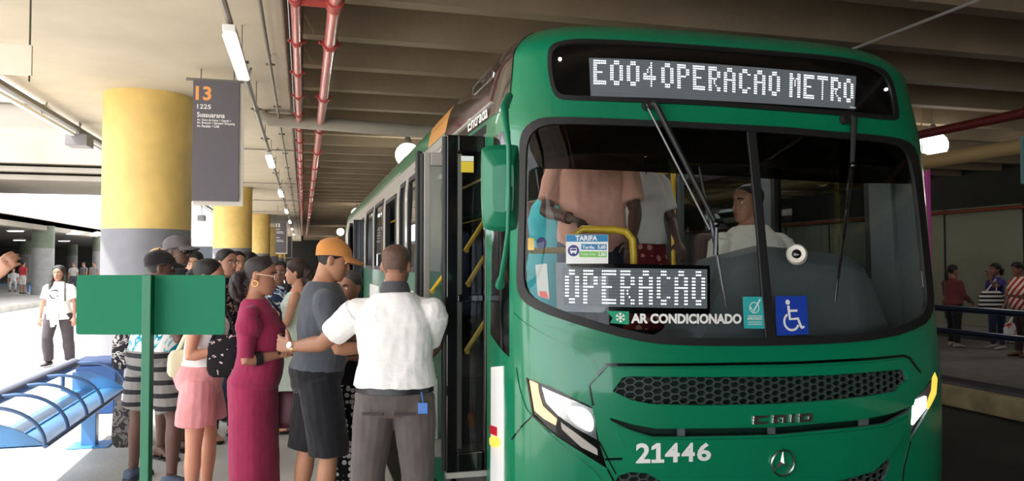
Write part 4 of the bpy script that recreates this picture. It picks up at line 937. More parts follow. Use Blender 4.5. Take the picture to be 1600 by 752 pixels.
# ------------------------------------------------------------------ people: one continuous body each, clothes and hair as children
from mathutils import noise
def lerp(a, b, t): return a+(b-a)*t
def table(T, z):
    if z <= T[0][0]: return T[0][1:]
    for a, b in zip(T, T[1:]):
        if z <= b[0]:
            t = (z-a[0])/(b[0]-a[0]); t = t*t*(3-2*t)*.5+t*.5
            return tuple(lerp(a[k], b[k], t) for k in range(1, len(a)))
    return T[-1][1:]
HEADT = [(-.118, .018, .070, .030), (-.110, .034, .082, .012), (-.095, .045, .088, -.012), (-.075, .054, .090, -.040), (-.05, .062, .092, -.062), (-.02, .068, .092, -.080), (.0, .071, .088, -.088),
         (.012, .073, .087, -.092), (.03, .0745, .094, -.096), (.055, .075, .090, -.098), (.08, .069, .074, -.090), (.10, .053, .050, -.068), (.112, .034, .026, -.042), (.118, .012, .0, -.016)]
def headp(z, az, off=0.0):
    w, f, b = table(HEADT, z); w += off; f += off; b -= off; c, h = (f+b)/2, (f-b)/2; s, q = math.sin(az), math.cos(az); e = 2/2.25
    return Vector((w*math.copysign(abs(s)**e, s), c+h*math.copysign(abs(q)**e, q), z))
MALE = [(.79, .085, .085, 0), (.84, .150, .105, -.005), (.93, .166, .120, -.012), (1.02, .156, .110, 0), (1.10, .150, .106, .006), (1.20, .160, .112, .008), (1.30, .174, .116, .004), (1.37, .158, .100, -.002), (1.41, .122, .084, -.010), (1.45, .084, .070, -.014), (1.50, .058, .060, -.006), (1.585, .054, .058, .008)]
FEM = [(.79, .085, .09, 0), (.84, .158, .115, -.010), (.92, .174, .128, -.018), (1.02, .146, .105, 0), (1.09, .130, .096, .004), (1.18, .142, .104, .012), (1.27, .152, .122, .024), (1.35, .142, .100, .008), (1.40, .110, .078, -.006), (1.445, .072, .062, -.010), (1.49, .050, .052, -.004), (1.585, .047, .050, .008)]
def rings_of(T, z0, z1, off, gx, gy, belly, n=26, step=.03):
    out = []; m = max(2, int((z1-z0)/step))
    for i in range(m+1):
        z = z0+(z1-z0)*i/m; rx, ry, cy = table(T, z); w = max(0, 1-((z-1.08)/.22)**2) if belly else 0
        body = z < 1.44
        rx = rx*(gx if body else 1)+off+belly*.4*w; ry = ry*(gy if body else 1)+off+belly*.5*w; cy = cy+belly*.5*w
        out.append((z, rx, ry, cy))
    return out
class Person:
    def __init__(s, name, label, px, depth, face, H=1.7, sex='m', skin=(120, 82, 62), gx=1.0, gy=1.0, belly=0.0, lean=0.0, yaw=0.0, pitch=0.0, tilt=0.0, arms=None, legs=None, z0=0.0, vox=.008, xy=None, group=None, side=0.0, armr=1.0, sit=False, handk=1.0):
        x, y = xy or gp(px, depth)
        s.k = H/1.72; s.T = MALE if sex == 'm' else FEM; s.sex = sex; s.gx, s.gy, s.belly = gx, gy, belly; s.handk = handk; s.vox = vox; s.armr = armr*(1 if sex == 'm' else .9)
        s.root = thing(name, label, 'person', (x, y, z0), -(YAW+math.radians(face)), group)
        k = s.k; s.R = Matrix.Translation((0, 0, .93*k)) @ Matrix.Rotation(-lean, 4, 'X') @ Matrix.Rotation(side, 4, 'Y') @ Matrix.Translation((0, 0, -.93*k))
        skin = tuple(min(235, int(c*1.13+8)) for c in skin); s.skinc = skin; s.M_skin = mat('skin', S(*skin), .5, bump=.05, bscale=200, vary=.05, vscale=14, spec=.4)
        piv = s.R @ Vector((0, -.002, 1.53*k)); hs = k**.4
        s.HM = Matrix.Translation(piv) @ Matrix.Rotation(-yaw, 4, 'Z') @ Matrix.Rotation(-pitch-lean*.3, 4, 'X') @ Matrix.Rotation(tilt, 4, 'Y') @ Matrix.Scale(hs, 4) @ Matrix.Translation((0, .018, .072))
        sx = (.188 if sex == 'm' else .160)*gx*.5+(.094 if sex == 'm' else .080)
        s.arm = {}
        for sd in (-1, 1):
            a = (arms or {}).get(sd, {}); u = Vector(a.get('u', (.16*sd, .05, -1))).normalized(); f = Vector(a.get('f', (.05*sd, .22, -1))).normalized()
            sh = s.R @ Vector((sx*sd, -.008, 1.352*k))
            if 'el' in a: iw = wm(s.root).inverted(); e_, w_ = iw @ Vector(a['el']), iw @ Vector(a['wr']); u = (e_-sh).normalized(); f = (w_-(sh+u*.285*k)).normalized()
            el = sh+u*.285*k; wr = el+f*.25*k
            s.arm[sd] = (sh, el, wr, f, Vector(a.get('n', (-sd, 0, 0))), a.get('curl', .35), a.get('h', None))
        s.leg = {}
        for sd in (-1, 1):
            a = (legs or {}).get(sd, {}); t = Vector(a.get('t', (.04*sd, .02, -1))).normalized(); c = Vector(a.get('c', (0, -.03, -1))).normalized()
            hp = Vector((.088*sd*gx, -.005, .90*k)); kn = hp+t*.43*k; an = kn+c*.40*k
            s.leg[sd] = (hp, kn, an, a.get('toe', 0.0))
        if not sit: s.root.location.z = z0+.02-min(s.leg[q][2].z-.085*k for q in (-1, 1))
    def local(s, mb, name, m, parent=None, **kw):
        o = mb.build(name, m, None, **kw); o.parent = parent or s.root; return o
    def voxel(s, mb, name, m, vox=None, smooth=3, fold=0.0, fs=11, parent=None):
        o = s.local(mb, name, m, parent)
        md = o.modifiers.new('r', 'REMESH'); md.mode = 'VOXEL'; md.voxel_size = vox or s.vox; md.use_smooth_shade = True
        if smooth: sm = o.modifiers.new('s', 'SMOOTH'); sm.iterations = smooth; sm.factor = .5
        bpy.context.view_layer.update()
        ev = o.evaluated_get(bpy.context.evaluated_depsgraph_get()); me = bpy.data.meshes.new_from_object(ev); old = o.data
        o.modifiers.clear(); o.data = me; bpy.data.meshes.remove(old); me.name = name
        if fold:
            n = len(me.vertices); co = [0.0]*(3*n); nr = [0.0]*(3*n)
            me.vertices.foreach_get('co', co); me.vertex_normals.foreach_get('vector', nr)
            for i in range(0, 3*n, 3):
                q = Vector((co[i]*fs*1.1, co[i+1]*fs*1.1, co[i+2]*fs*.75)); w = (noise.noise(q)+.5*noise.noise(q*2.1+Vector((5, 3, 1))))*fold
                co[i] += nr[i]*w; co[i+1] += nr[i+1]*w; co[i+2] += nr[i+2]*w
            me.vertices.foreach_set('co', co); me.update()
        me.polygons.foreach_set('use_smooth', [True]*len(me.polygons))
        if not me.materials: me.materials.append(m[0] if isinstance(m, list) else m)
        return o
    def torso(s, mb, z0, z1, off=0.0, flare=0.0):
        k = s.k; rr = rings_of(s.T, z0, z1, off, s.gx, s.gy, s.belly)
        def ring(z, rx, ry, cy):
            return [s.R @ (Vector((rx*math.copysign(abs(math.cos(a))**.85, math.cos(a)), cy+ry*math.copysign(abs(math.sin(a))**.9, math.sin(a)), z))*k) for a in [2*PI*i/26 for i in range(26)]]
        mb.loft([ring(z, rx+flare*max(0, (1.1-z))/.3, ry+flare*max(0, (1.1-z))/.3, cy) for z, rx, ry, cy in rr])
    def armtube(s, mb, sd, t0, t1, off=0.0):
        """arm from shoulder (0) over elbow (1) to wrist (2)"""
        sh, el, wr = s.arm[sd][:3]; k = s.k*s.armr; P, R = [], []
        RT_ = [(0, .056), (.15, .056), (.5, .049), (.85, .041), (1.0, .039), (1.2, .041), (1.5, .036), (1.85, .027), (2.0, .026)]
        m = max(3, int((t1-t0)*10))
        for i in range(m+1):
            t = t0+(t1-t0)*i/m; P.append(sh.lerp(el, t) if t <= 1 else el.lerp(wr, t-1)); R.append(table(RT_, t)[0]*k+off)
        mb.tube(P, R, 14)
    def legtube(s, mb, sd, t0, t1, off=0.0, flare=0.0):
        hp, kn, an, _ = s.leg[sd]; k = s.k*(.6+.4*s.gx); P, R = [], []
        RT_ = [(0, .088), (.4, .080), (.8, .062), (1.0, .055), (1.12, .052), (1.35, .055), (1.7, .042), (1.92, .035), (2.0, .036)]
        m = max(3, int((t1-t0)*10))
        for i in range(m+1):
            t = t0+(t1-t0)*i/m; P.append(hp.lerp(kn, t) if t <= 1 else kn.lerp(an, t-1)); R.append(table(RT_, t)[0]*k+off+flare*(t-t0))
        mb.tube(P, R, 16)
    def hand(s, mb, sd):
        sh, el, wr, f, n, curl, h = s.arm[sd]; d = Vector(h).normalized() if h else f; n = (n-d*n.dot(d)).normalized(); t = d.cross(n) if sd > 0 else n.cross(d); k = s.k*s.handk
        def ring(c, a, b): return [c+t*(a*math.cos(q))+n*(b*math.sin(q)) for q in [2*PI*i/12 for i in range(12)]]
        mb.loft([ring(wr-d*.02, .027*k, .020*k), ring(wr+d*.02*k, .031*k, .018*k), ring(wr+d*.055*k, .041*k, .016*k), ring(wr+d*.09*k, .041*k, .013*k), ring(wr+d*.1*k, .036*k, .009*k)])
        for i, (o, L) in enumerate(((.033, .072), (.011, .080), (-.011, .075), (-.033, .060))):
            p = wr+d*.085*k+t*o*k; a = .12; pts_ = [p]; spread = t*(o*1.6)
            for seg, w in enumerate((.42, .33, .25)):
                a += curl*(.55, .95, .75)[seg]; p = p+((d+spread*.9).normalized()*math.cos(a)+n*math.sin(a))*L*w*k*1.15; pts_.append(p)
            mb.tube(pts_, [.0088*k, .0084*k, .0076*k, .0062*k], 8)
        p = wr+d*.022*k+t*.024*k; q = p+(d*.62+t*.72+n*.25)*.046*k; r = q+(d*.86+t*.35+n*(.2+curl*.5))*.036*k; mb.tube([p, q, r], [.014*k, .0108*k, .0078*k], 8)
    def head(s, mb, nose=1.0):
        nz = 26; R = []
        for j in range(nz+1):
            u = j/nz; z = -.118+.236*(.5-.5*math.cos(PI*u)); ring = []
            for i in range(36):
                az = 2*PI*i/36; p = headp(z, az)
                for sx in (-1, 1):              # eye sockets and cheekbones
                    e = math.exp(-(((p.x-.031*sx)/.016)**2+((z-.006)/.013)**2)); c = math.exp(-(((p.x-.045*sx)/.02)**2+((z+.022)/.018)**2))
                    if p.y > 0: p.y -= .010*e; p.y += .004*c
                if p.y > 0: p.y += .005*math.exp(-((p.x/.022)**2+((z+.107)/.016)**2))+.006*math.exp(-((p.x/.024)**2+((z+.062)/.016)**2))
                ring.append(s.HM @ p)
            R.append(ring)
        mb.loft(R)
        def tri(w, y, z): return [s.HM @ Vector((w*math.cos(a), y+ .010*math.sin(a), z)) for a in [2*PI*i/10 for i in range(10)]]
        mb.loft([tri(.007, .086, .016), tri(.009, .094, -.002), tri(.0115*nose, .103, -.02), tri(.0165*nose, .106, -.031), tri(.015*nose, .098, -.039), tri(.008, .09, -.042)])
        Mh = s.HM.to_3x3()
        for sx in (-1, 1): mb.ell(s.HM @ Vector((.074*sx, -.012, -.004)), (.010, .020, .031), Mh @ Matrix.Rotation(.25*sx, 3, 'Z'), 10, 8)
        mb.ell(s.HM @ Vector((0, .094, -.060)), (.022, .009, .006), Mh, 10, 6); mb.ell(s.HM @ Vector((0, .093, -.071)), (.019, .009, .006), Mh, 10, 6)
    def body(s, hands=(-1, 1), feet=True, nose=1.0):
        mb = MB(); k = s.k
        s.torso(mb, .79, 1.585); 
        for sd in (-1, 1):
            mb.ell(s.arm[sd][0], .056*k*s.armr, nu=12, nv=8); s.armtube(mb, sd, 0, 2.0)
            mb.tube([s.R @ (Vector((0, -.01, 1.365))*k), s.arm[sd][0]], [.066*k, .054*k*s.armr], 14)
            if sd in hands: s.hand(mb, sd)
            s.legtube(mb, sd, 0, 2.0)
            if feet: s.foot(mb, sd)
        s.head(mb, nose); s.bodyo = s.voxel(mb, 'body', s.M_skin, smooth=2); return s
    def foot(s, mb, sd, off=0.0, sole=0.0):
        hp, kn, an, toe = s.leg[sd]; k = s.k; d = Vector((math.sin(toe+.15*sd), math.cos(toe+.15*sd), 0)); t = Vector((d.y, -d.x, 0)); zb = an.z-.085*k
        R = []
        for q, w, h in ((-.075, .022, .045), (-.06, .034, .072), (0, .036, .082), (.06, .041, .062), (.11, .046, .042), (.155, .044, .030), (.185, .028, .020)):
            c = an+d*(q*k); c.z = zb; R.append([c+t*((w*k+off)*math.copysign(abs(math.cos(a))**.7, math.cos(a)))+Vector((0, 0, max(-off-sole, (h*k+off)*(.5+.5*math.sin(a))-off if math.sin(a) > -.99 else -off))) for a in [2*PI*i/14 for i in range(14)]])
        mb.loft(R)
    # ---- clothes
    def top(s, name, m, hem=.86, sleeve=.62, off=.016, neck=1.462, flare=0.0, soff=.016, fold=.004, vox=None, puff=0.0):
        mb = MB(); s.torso(mb, hem, neck, off, flare)
        if sleeve:
            for sd in (-1, 1):
                sh = s.arm[sd][0]; mb.ell(sh, .056*s.k*s.armr+soff*.6, nu=12, nv=8); mb.tube([s.R @ (Vector((0, -.008, 1.36))*s.k), sh], [.068*s.k+off*.7, .054*s.k*s.armr+soff*.6], 14); s.armtube(mb, sd, 0, sleeve, soff)
                if puff: mb.ell(sh+(s.arm[sd][1]-sh)*.28, (.07+puff)*s.k, nu=14, nv=9)
        return s.voxel(mb, name, m, vox, 3, fold)
    def legs_(s, name, m, to=2.0, waist=1.0, off=.018, flare=0.0, fold=.004, vox=None):
        mb = MB(); s.torso(mb, .80, waist, off)
        for sd in (-1, 1): s.legtube(mb, sd, 0, to, off+.006, flare)
        return s.voxel(mb, name, m, vox, 3, fold)
    def skirt_rings(s, mb, z1, z0, w0, d0, off=.014, dy=0.0):
        k = s.k; n = 14; R = []
        for i in range(n+1):
            z = z0+(z1-z0)*i/n; rx, ry, cy = table(s.T, max(z, .92)); t = max(0, (.92-z)/(.92-z0)) if z0 < .92 else 0
            rx = lerp(rx*s.gx+off, w0, t); ry = lerp(ry*s.gy+off, d0, t); cy = lerp(cy, dy, t)
            R.append([(s.R if z > .93 else Matrix()) @ (Vector((rx*math.cos(a)*(1+.03*t*math.sin(a*7)), cy+ry*math.sin(a)*(1+.03*t*math.sin(a*5)), z))*k) for a in [2*PI*q/28 for q in range(28)]])
        mb.loft(R)
    def skirt(s, name, m, z1=1.02, z0=.3, w0=.22, d0=.2, fold=.003, off=.018, vox=None):
        mb = MB(); s.skirt_rings(mb, z1, z0, w0, d0, off); return s.voxel(mb, name, m, vox, 2, fold)
    def dress(s, name, m, z0=.1, w0=.19, d0=.17, sleeve=.6, off=.013, neck=1.455, puff=0, fold=.003, vox=None, soff=.014):
        mb = MB(); s.torso(mb, .86, neck, off); s.skirt_rings(mb, .98, z0, w0, d0, off)
        if sleeve:
            for sd in (-1, 1):
                sh = s.arm[sd][0]; mb.ell(sh, .056*s.k+soff*.6, nu=12, nv=8); mb.tube([s.R @ (Vector((0, -.008, 1.36))*s.k), sh], [.066*s.k+off*.7, .054*s.k*s.armr+soff*.6], 14); s.armtube(mb, sd, 0, sleeve, soff)
                if puff: mb.ell(sh+(s.arm[sd][1]-sh)*.25, (.062+puff)*s.k, nu=14, nv=9)
        return s.voxel(mb, name, m, vox, 3, fold)
    def shoes(s, m, name='shoe', m_sole=None):
        for sd in (-1, 1):
            mb = MB(); s.foot(mb, sd, .008, .012); o = s.local(mb, name, m, smooth=True, sharp=60)
            if m_sole:
                hp, kn, an, toe = s.leg[sd]; d = Vector((math.sin(toe+.15*sd), math.cos(toe+.15*sd), 0)); t = Vector((d.y, -d.x, 0)); c = an.copy(); c.z = an.z-.085*s.k-.02; k = s.k
                P = [c+d*(q*k)+t*(w*k*1.18) for q, w in ((-.085, .02), (-.06, .038), (.05, .042), (.12, .05), (.17, .046), (.2, .02))]+[c+d*(q*k)-t*(w*k*1.18) for q, w in ((.2, .02), (.17, .046), (.12, .05), (.05, .042), (-.06, .038), (-.085, .02))]
                mb = MB(); mb.prism(P, (0, 0, .026)); s.local(mb, 'sole', m_sole, o)
    def sandals(s, m):
        for sd in (-1, 1):
            hp, kn, an, toe = s.leg[sd]; d = Vector((math.sin(toe+.15*sd), math.cos(toe+.15*sd), 0)); t = Vector((d.y, -d.x, 0)); c = an.copy(); c.z = an.z-.085*s.k-.014; k = s.k
            P = [c+d*(q*k)+t*(w*k) for q, w in ((-.085, .02), (-.06, .04), (.05, .042), (.12, .052), (.17, .048), (.2, .02))]+[c+d*(q*k)-t*(w*k) for q, w in ((.2, .02), (.17, .048), (.12, .052), (.05, .042), (-.06, .04), (-.085, .02))]
            mb = MB(); mb.prism(P, (0, 0, .014)); z = Vector((0, 0, .05*k))
            for sg in (1, -1): mb.tube([c+d*.03*k+t*sg*.042*k, c+d*.07*k+t*sg*.04*k+z*.9, c+d*.13*k+z*.85, c+d*.165*k+z*.3], .007, 6)
            s.local(mb, 'sandal', m)
    # ---- head things
    def cap_shell(s, off, zf, zs, zb, flat=0.0, taper=False):
        """shell over the skull, lower rim at zf front, zs sides, zb back"""
        n = 36; m = 10; R = []
        for j in range(m+1):
            ring = []
            for i in range(n):
                az = 2*PI*i/n; q = math.cos(az); z0 = lerp(zs, zf, q) if q > 0 else lerp(zs, zb, -q); z = z0+(.1175-z0)*math.sin(PI/2*j/m); o_ = off*(min(1, .12+j/3.5) if taper else 1); p = headp(z, az, o_); p.z += off*(j/m)*(1-flat); ring.append(s.HM @ p)
            R.append(ring)
        mb = MB(); mb.loft(R); return mb
    def hair(s, col, off=.012, zf=.078, zs=.01, zb=-.07, name='hair', bumpy=.0, rough=.6):
        m = mat('hair', S(*col), rough, bump=.25, bscale=120, vary=.25, vscale=30)
        mb = s.cap_shell(off, zf, zs, zb, taper=True); o = s.local(mb, name, m, smooth=True, sharp=70)
        if bumpy:
            for v in o.data.vertices: v.co += v.co.normalized()*0 + Vector([noise.noise(v.co*38+Vector((k*9, 0, 0))) for k in range(3)])*bumpy
        s.M_hair = m; return o
    def lock(s, pts_, r, name='ponytail', bumpy=.0):
        """a mass of hair following points given in head space"""
        mb = MB(); mb.tube([s.HM @ Vector(p) for p in pts_], r, 14, flat=.8); o = s.voxel(mb, name, s.M_hair, .008, 2, bumpy, 30); return o
    def cap(s, m, brim=True, m_brim=None, emblem=None, tilt=0.0):
        o = s.local(s.cap_shell(.017, .045, .03, .0), 'cap', m, smooth=True, sharp=70)
        R = []
        for j in range(7):
            ring = []; t = j/6
            for sgn, up in ((1, .004), (-1, -.004)):
                rng = range(-8, 9) if sgn == 1 else range(8, -9, -1)
                for i in rng:
                    az = i/8*1.12; p0 = headp(.045, az, .012); e = Vector((p0.x*1.02, p0.y+.085*math.cos(az*1.15)**.7 if abs(az*1.15) < PI/2 else p0.y, .045-.018-.02*abs(math.sin(az))*1.2)); p = p0.lerp(e, t); p.z += up; ring.append(s.HM @ p)
            R.append(ring)
        mb = MB(); mb.loft(R); s.local(mb, 'brim', m_brim or m, o, smooth=True, sharp=60)
        mb = MB(); mb.ell(s.HM @ Vector((0, -.012, .137)), .008, nu=8, nv=6); s.local(mb, 'button', m, o, smooth=True)
        if emblem: mb = MB(); mb.ell(s.HM @ (headp(.078, 0, .021)), (.026, .006, .018), s.HM.to_3x3(), 14, 8); s.local(mb, 'emblem', emblem, o, smooth=True)
        return o
    def face(s, lips=None, brow=(30, 24, 22), eyes=True):
        Mh = s.HM.to_3x3(); sk = s.skinc
        if eyes:
            for sx in (-1, 1):
                mb = MB(); c = Vector((.031*sx, .0765, .003)); mb.ell(s.HM @ c, (.0135, .0085, .0075), Mh, 12, 8); e = s.local(mb, 'eye', EYEW, smooth=True)
                mb = MB(); mb.ell(s.HM @ (c+Vector((0, .0055, 0))), (.0056, .0036, .0058), Mh, 10, 6); s.local(mb, 'iris', EYED, e, smooth=True)
                mb = MB(); mb.tube([s.HM @ Vector((x*sx, y, z)) for x, y, z in ((.014, .0935, .024), (.028, .0935, .030), (.042, .083, .028), (.050, .072, .022))], [.0028, .0034, .003, .0016], 6); s.local(mb, 'eyebrow', mat('brow', S(*brow), .7), smooth=True)
        lc = lips or tuple(int(c*f) for c, f in zip(sk, (.88, .68, .68)))
        mb = MB(); mb.tube([s.HM @ Vector((x, y, z)) for x, y, z in ((-.023, .088, -.065), (-.011, .0985, -.061), (0, .1005, -.0625), (.011, .0985, -.061), (.023, .088, -.065))], [.0025, .005, .0048, .005, .0025], 8)
        mb.tube([s.HM @ Vector((x, y, z)) for x, y, z in ((-.021, .088, -.067), (-.01, .0975, -.0715), (.01, .0975, -.0715), (.021, .088, -.067))], [.002, .005, .005, .002], 8); s.local(mb, 'lips', mat('lips', S(*lc), .45), smooth=True)
        return s
    def glasses(s, m, dark=None):
        mb = MB()
        for sx in (-1, 1):
            mb.tube([s.HM @ Vector((.034*sx+.026*math.cos(a), .100-.10*(.034+.026*math.cos(a)*sx)*.25, .0+.019*math.sin(a))) for a in [2*PI*i/20 for i in range(21)]], .0032, 6)
            mb.tube([s.HM @ Vector(p) for p in ((.060*sx, .093, .006), (.078*sx, .05, .008), (.081*sx, -.005, .012), (.078*sx, -.02, .0))], .003, 6)
        mb.tube([s.HM @ Vector(p) for p in ((-.009, .102, .004), (0, .104, .007), (.009, .102, .004))], .003, 6); g = s.local(mb, 'sunglasses' if dark else 'glasses', m, smooth=True)
        for sx in (-1, 1):
            mb = MB(); mb.ell(s.HM @ Vector((.034*sx, .0985, 0)), (.0255, .002, .0185), s.HM.to_3x3(), 16, 6); s.local(mb, 'lens', dark or M_hglass, g, smooth=True)
    def strap(s, pts_, r, m, name='strap', flat=1.0): mb = MB(); mb.tube([Vector(p)*s.k for p in pts_], r, 8, flat=flat); return s.local(mb, name, m, smooth=True)
    def world(s, p): return wm(s.root) @ Vector(p)
EYEW = mat('eye white', S(225, 220, 214), .25); EYED = mat('iris', S(30, 20, 16), .2)
# ------------------------------------------------------------------ the people
DK, MD, LT = (92, 62, 48), (142, 100, 76), (178, 134, 108)
BLK = (22, 19, 18)
def arm(u, f, n=(0, 0, -1), curl=.4, h=None): return dict(u=u, f=f, n=n, curl=curl, h=h)
# --- the attendant in white, back to the camera
P = Person('person', 'person in white short-sleeved shirt and grey trousers, back turned, arm stretched left', 618, 4.08, 2, 1.665, 'm', (128, 88, 68), 1.12, 1.1, .02, 0, .05, .05, vox=.0055, armr=1.16, handk=1.14,
           arms={-1: dict(arm(0, 0, (.45, .85, .0), .62, (-.85, .45, .14)), u=(0, 0, -1), f=(0, 0, -1), el=pt(506, 545, 4.14), wr=pt(455, 552, 4.27)), 1: dict(arm((0, 0, -1), (0, 0, -1), (-.7, .3, 0), .8), el=(.655, 4.15, 1.13), wr=(.83, 4.46, 1.16))}, legs={-1: dict(t=(-.10, 0, -1), c=(.03, -.03, -1)), 1: dict(t=(.06, .02, -1))})
P.body()
P.top('shirt', cloth('white shirt', S(236, 234, 232), .03, .55), hem=.955, sleeve=.72, off=.026, soff=.022, neck=1.46, flare=.02, fold=.007)
M_coll = cloth('charcoal collar', S(78, 76, 82))
mb = MB(); mb.loft([[P.R @ (Vector((r*math.cos(a), -.008+r*1.02*math.sin(a), z+.012*math.sin(a)*-1))*P.k) for a in [2*PI*i/24 for i in range(24)]] for r, z in ((.082, 1.452), (.083, 1.475), (.072, 1.512), (.062, 1.512), (.066, 1.46))]); P.local(mb, 'collar', M_coll, smooth=True)
P.legs_('trousers', cloth('grey trousers', S(92, 84, 82), .1), to=1.98, waist=.985, off=.016, flare=.012, fold=.006)
mb = MB(); mb.loft([[P.R @ (Vector((rx*math.cos(a), cy+ry*math.sin(a), z))*P.k) for a in [2*PI*i/30 for i in range(30)]] for z, rx, ry, cy in [(z, table(P.T, z)[0]*1.12+.030+e, table(P.T, z)[1]*1.1+.030+e, table(P.T, z)[2]) for z, e in ((.925, -.004), (.927, 0), (.958, 0), (.96, -.004))]]); P.local(mb, 'belt', mat('black leather', S(26, 24, 26), .4), smooth=True)
for sx in (-1, 1):
    mb = MB(); p = P.R @ (Vector((.085*sx, -.178, .83))*P.k); mb.box((-.055, -.004, -.006), (.055, .012, .006), M=Matrix.Translation(p) @ Matrix.Rotation(.1*sx, 4, 'Z')); P.local(mb, 'pocket_welt', mat('dark welt', S(60, 54, 54), .8), bevel=.003)
mb = MB(); w = P.arm[-1][2]; f = P.arm[-1][3]; mb.tube([w-f*.035, w-f*.010], .032*P.k, 18); P.local(mb, 'watch_band', mat('gold watch', S(214, 190, 140), .25, .8), smooth=True)
mb = MB(); Mw = f.to_track_quat('Z', 'Y').to_matrix(); side = (Vector((-.2, -1, .35))-f*Vector((-.2, -1, .35)).dot(f)).normalized(); c = w-f*.022+side*.033; mb.tube([c, c+side*.010], .019, 18); P.local(mb, 'watch', mat('watch face', S(236, 230, 216), .2), smooth=True)
P.hair((92, 66, 54), off=.0015, zf=.07, zs=.03, zb=-.075)
P.face()
mb = MB(); b = P.R @ (Vector((.165, -.13, .94))*P.k); mb.tube([b, b+Vector((.012, -.02, -.05))], .004, 6); mb.box((-.024, -.006, -.10), (.026, .006, -.045), M=Matrix.Translation(b+Vector((.012, -.03, -.005)))); o = P.local(mb, 'badge', mat('blue badge', S(54, 110, 190), .3), bevel=.004)
mb = MB(); mb.box((-.02, -.008, -.062), (.022, .008, -.04), M=Matrix.Translation(b+Vector((.012, -.03, -.004)))); P.local(mb, 'badge_clip', M_hglass, o)
P.shoes(mat('black shoe', S(24, 23, 24), .4))
# --- man in the grey tee
P = Person('person', 'person in charcoal tee, black shorts and orange brown cap, in profile beside the white shirt', 498, 4.62, 72, 1.72, 'm', (150, 106, 80), 1.06, 1.14, .015, .08, .08, .25, vox=.006,
           arms={1: arm((.08, .28, -1), (-.15, .95, .0)), -1: arm((-.06, .35, -1), (.2, .95, .1))}, legs={1: dict(t=(.03, .16, -1), c=(0, -.12, -1)), -1: dict(t=(-.04, -.10, -1), c=(0, -.15, -1))})
P.body(); P.top('t_shirt', cloth('charcoal tee', S(80, 84, 92), .08, .5), hem=.80, sleeve=.78, off=.022, soff=.024, flare=.0, fold=.007)
P.legs_('shorts', cloth('black shorts', S(30, 30, 34), .1), to=1.06, waist=.95, off=.024, flare=.030, fold=.007)
P.hair(BLK, off=.009, zf=.07, zs=.0, zb=-.072); M_capo = cloth('orange brown cap', S(196, 132, 70), .08, .2)
P.cap(M_capo); P.face(); P.shoes(mat('grey sneaker', S(90, 92, 96), .7), 'shoe', M_white)
# --- woman in the maroon dress
P = Person('person', 'person in long maroon dress and glasses with arms folded, facing the bus door', 402, 4.72, 84, 1.60, 'f', (140, 96, 76), 1.0, 1.16, .045, .0, .0, .08, vox=.006,
           arms={1: arm((.18, -.02, -1), (-.50, .80, .10), (0, 0, -1), .8), -1: arm((-.1, .05, -1), (.85, .6, .2), (0, 0, -1), .8)})
P.body(); M_mar = cloth('maroon jersey', S(146, 42, 78), .08, .4)
P.dress('dress', M_mar, z0=.08, w0=.215, d0=.155, sleeve=.95, off=.010, puff=.022, fold=.004, soff=.010)
P.hair((40, 34, 34), off=.006, zf=.082, zs=.02, zb=-.06); P.lock([(0, -.085, .01), (0, -.13, -.01), (0, -.145, -.06), (0, -.13, -.12), (0, -.11, -.17)], [.03, .05, .06, .055, .02], 'ponytail', .014)
P.glasses(mat('pale pink frame', S(226, 196, 180), .3)); P.face()
mb = MB(); w = P.arm[1][1].lerp(P.arm[1][2], .30); f = P.arm[1][3]; mb.tube([w-f*.02, w+f*.02], .044*P.k, 18); P.local(mb, 'armband', mat('black band', S(20, 20, 22), .6), smooth=True)
mb = MB(); mb.tube([P.HM @ (Vector((.084, -.012, -.048))+Vector((0, .018*math.cos(a), .018*math.sin(a)))) for a in [2*PI*i/14 for i in range(15)]], .003, 6); P.local(mb, 'earring', mat('gold', S(214, 176, 96), .25, 1.0), smooth=True)
P.sandals(mat('brown sandal', S(90, 60, 44), .6))
P.strap([(-.12, .05, 1.45), (-.02, .15, 1.36), (.10, .18, 1.2), (.14, .17, 1.1)], .008, mat('dark strap', S(40, 28, 34), .6))
# --- older woman behind
P = Person('person', 'older person in black top and dotted skirt, between the cap and the white shirt', 549, 5.2, 192, 1.50, 'f', (138, 96, 76), 1.08, 1.1, .04, .0, .25, .05, vox=.008, arms={1: arm((.12, .1, -1), (-.3, .9, .1)), -1: arm((-.12, .1, -1), (.3, .9, .1))})
P.body(); P.top('blouse', cloth('black blouse', S(30, 28, 32)), hem=.86, sleeve=1.3, off=.02)
P.skirt('skirt', floral('black white dots', [(0, S(214, 210, 206)), (.42, S(24, 24, 28))], 26, 'dots'), 1.0, .12, .24, .22); P.hair((74, 68, 66), .010, .085, .02, -.07); P.face(); P.sandals(M_rubber)
# --- woman in pink shorts
P = Person('person', 'person in pink shorts and white top behind the green sign, bare legs, forearm forward', 317, 4.98, 78, 1.585, 'f', (172, 122, 98), 1.02, 1.14, .02, .02, .1, .15, vox=.0065,
           arms={1: arm((.18, -.14, -1), (-.12, 1, .20), (0, 0, -1), .5), -1: arm((-.12, .15, -1), (.1, 1, .15), (0, 0, -1), .5)}, legs={1: dict(t=(.02, -.05, -1), c=(0, -.04, -1)), -1: dict(t=(-.02, .10, -1), c=(0, -.05, -1))})
P.body(); P.top('tank_top', cloth('white top', S(238, 236, 234), .03), hem=.86, sleeve=.0, off=.012, fold=.005); P.legs_('shorts', cloth('pink linen', S(220, 150, 152), .06), to=.72, waist=1.0, off=.016, flare=.055, fold=.006)
P.hair(BLK, .011, .094, .0, -.075); P.lock([(0, -.09, .03), (0, -.125, .0), (0, -.12, -.06)], [.03, .035, .015], 'bun', .006); P.face(); P.sandals(mat('tan sandal', S(150, 110, 80), .6))
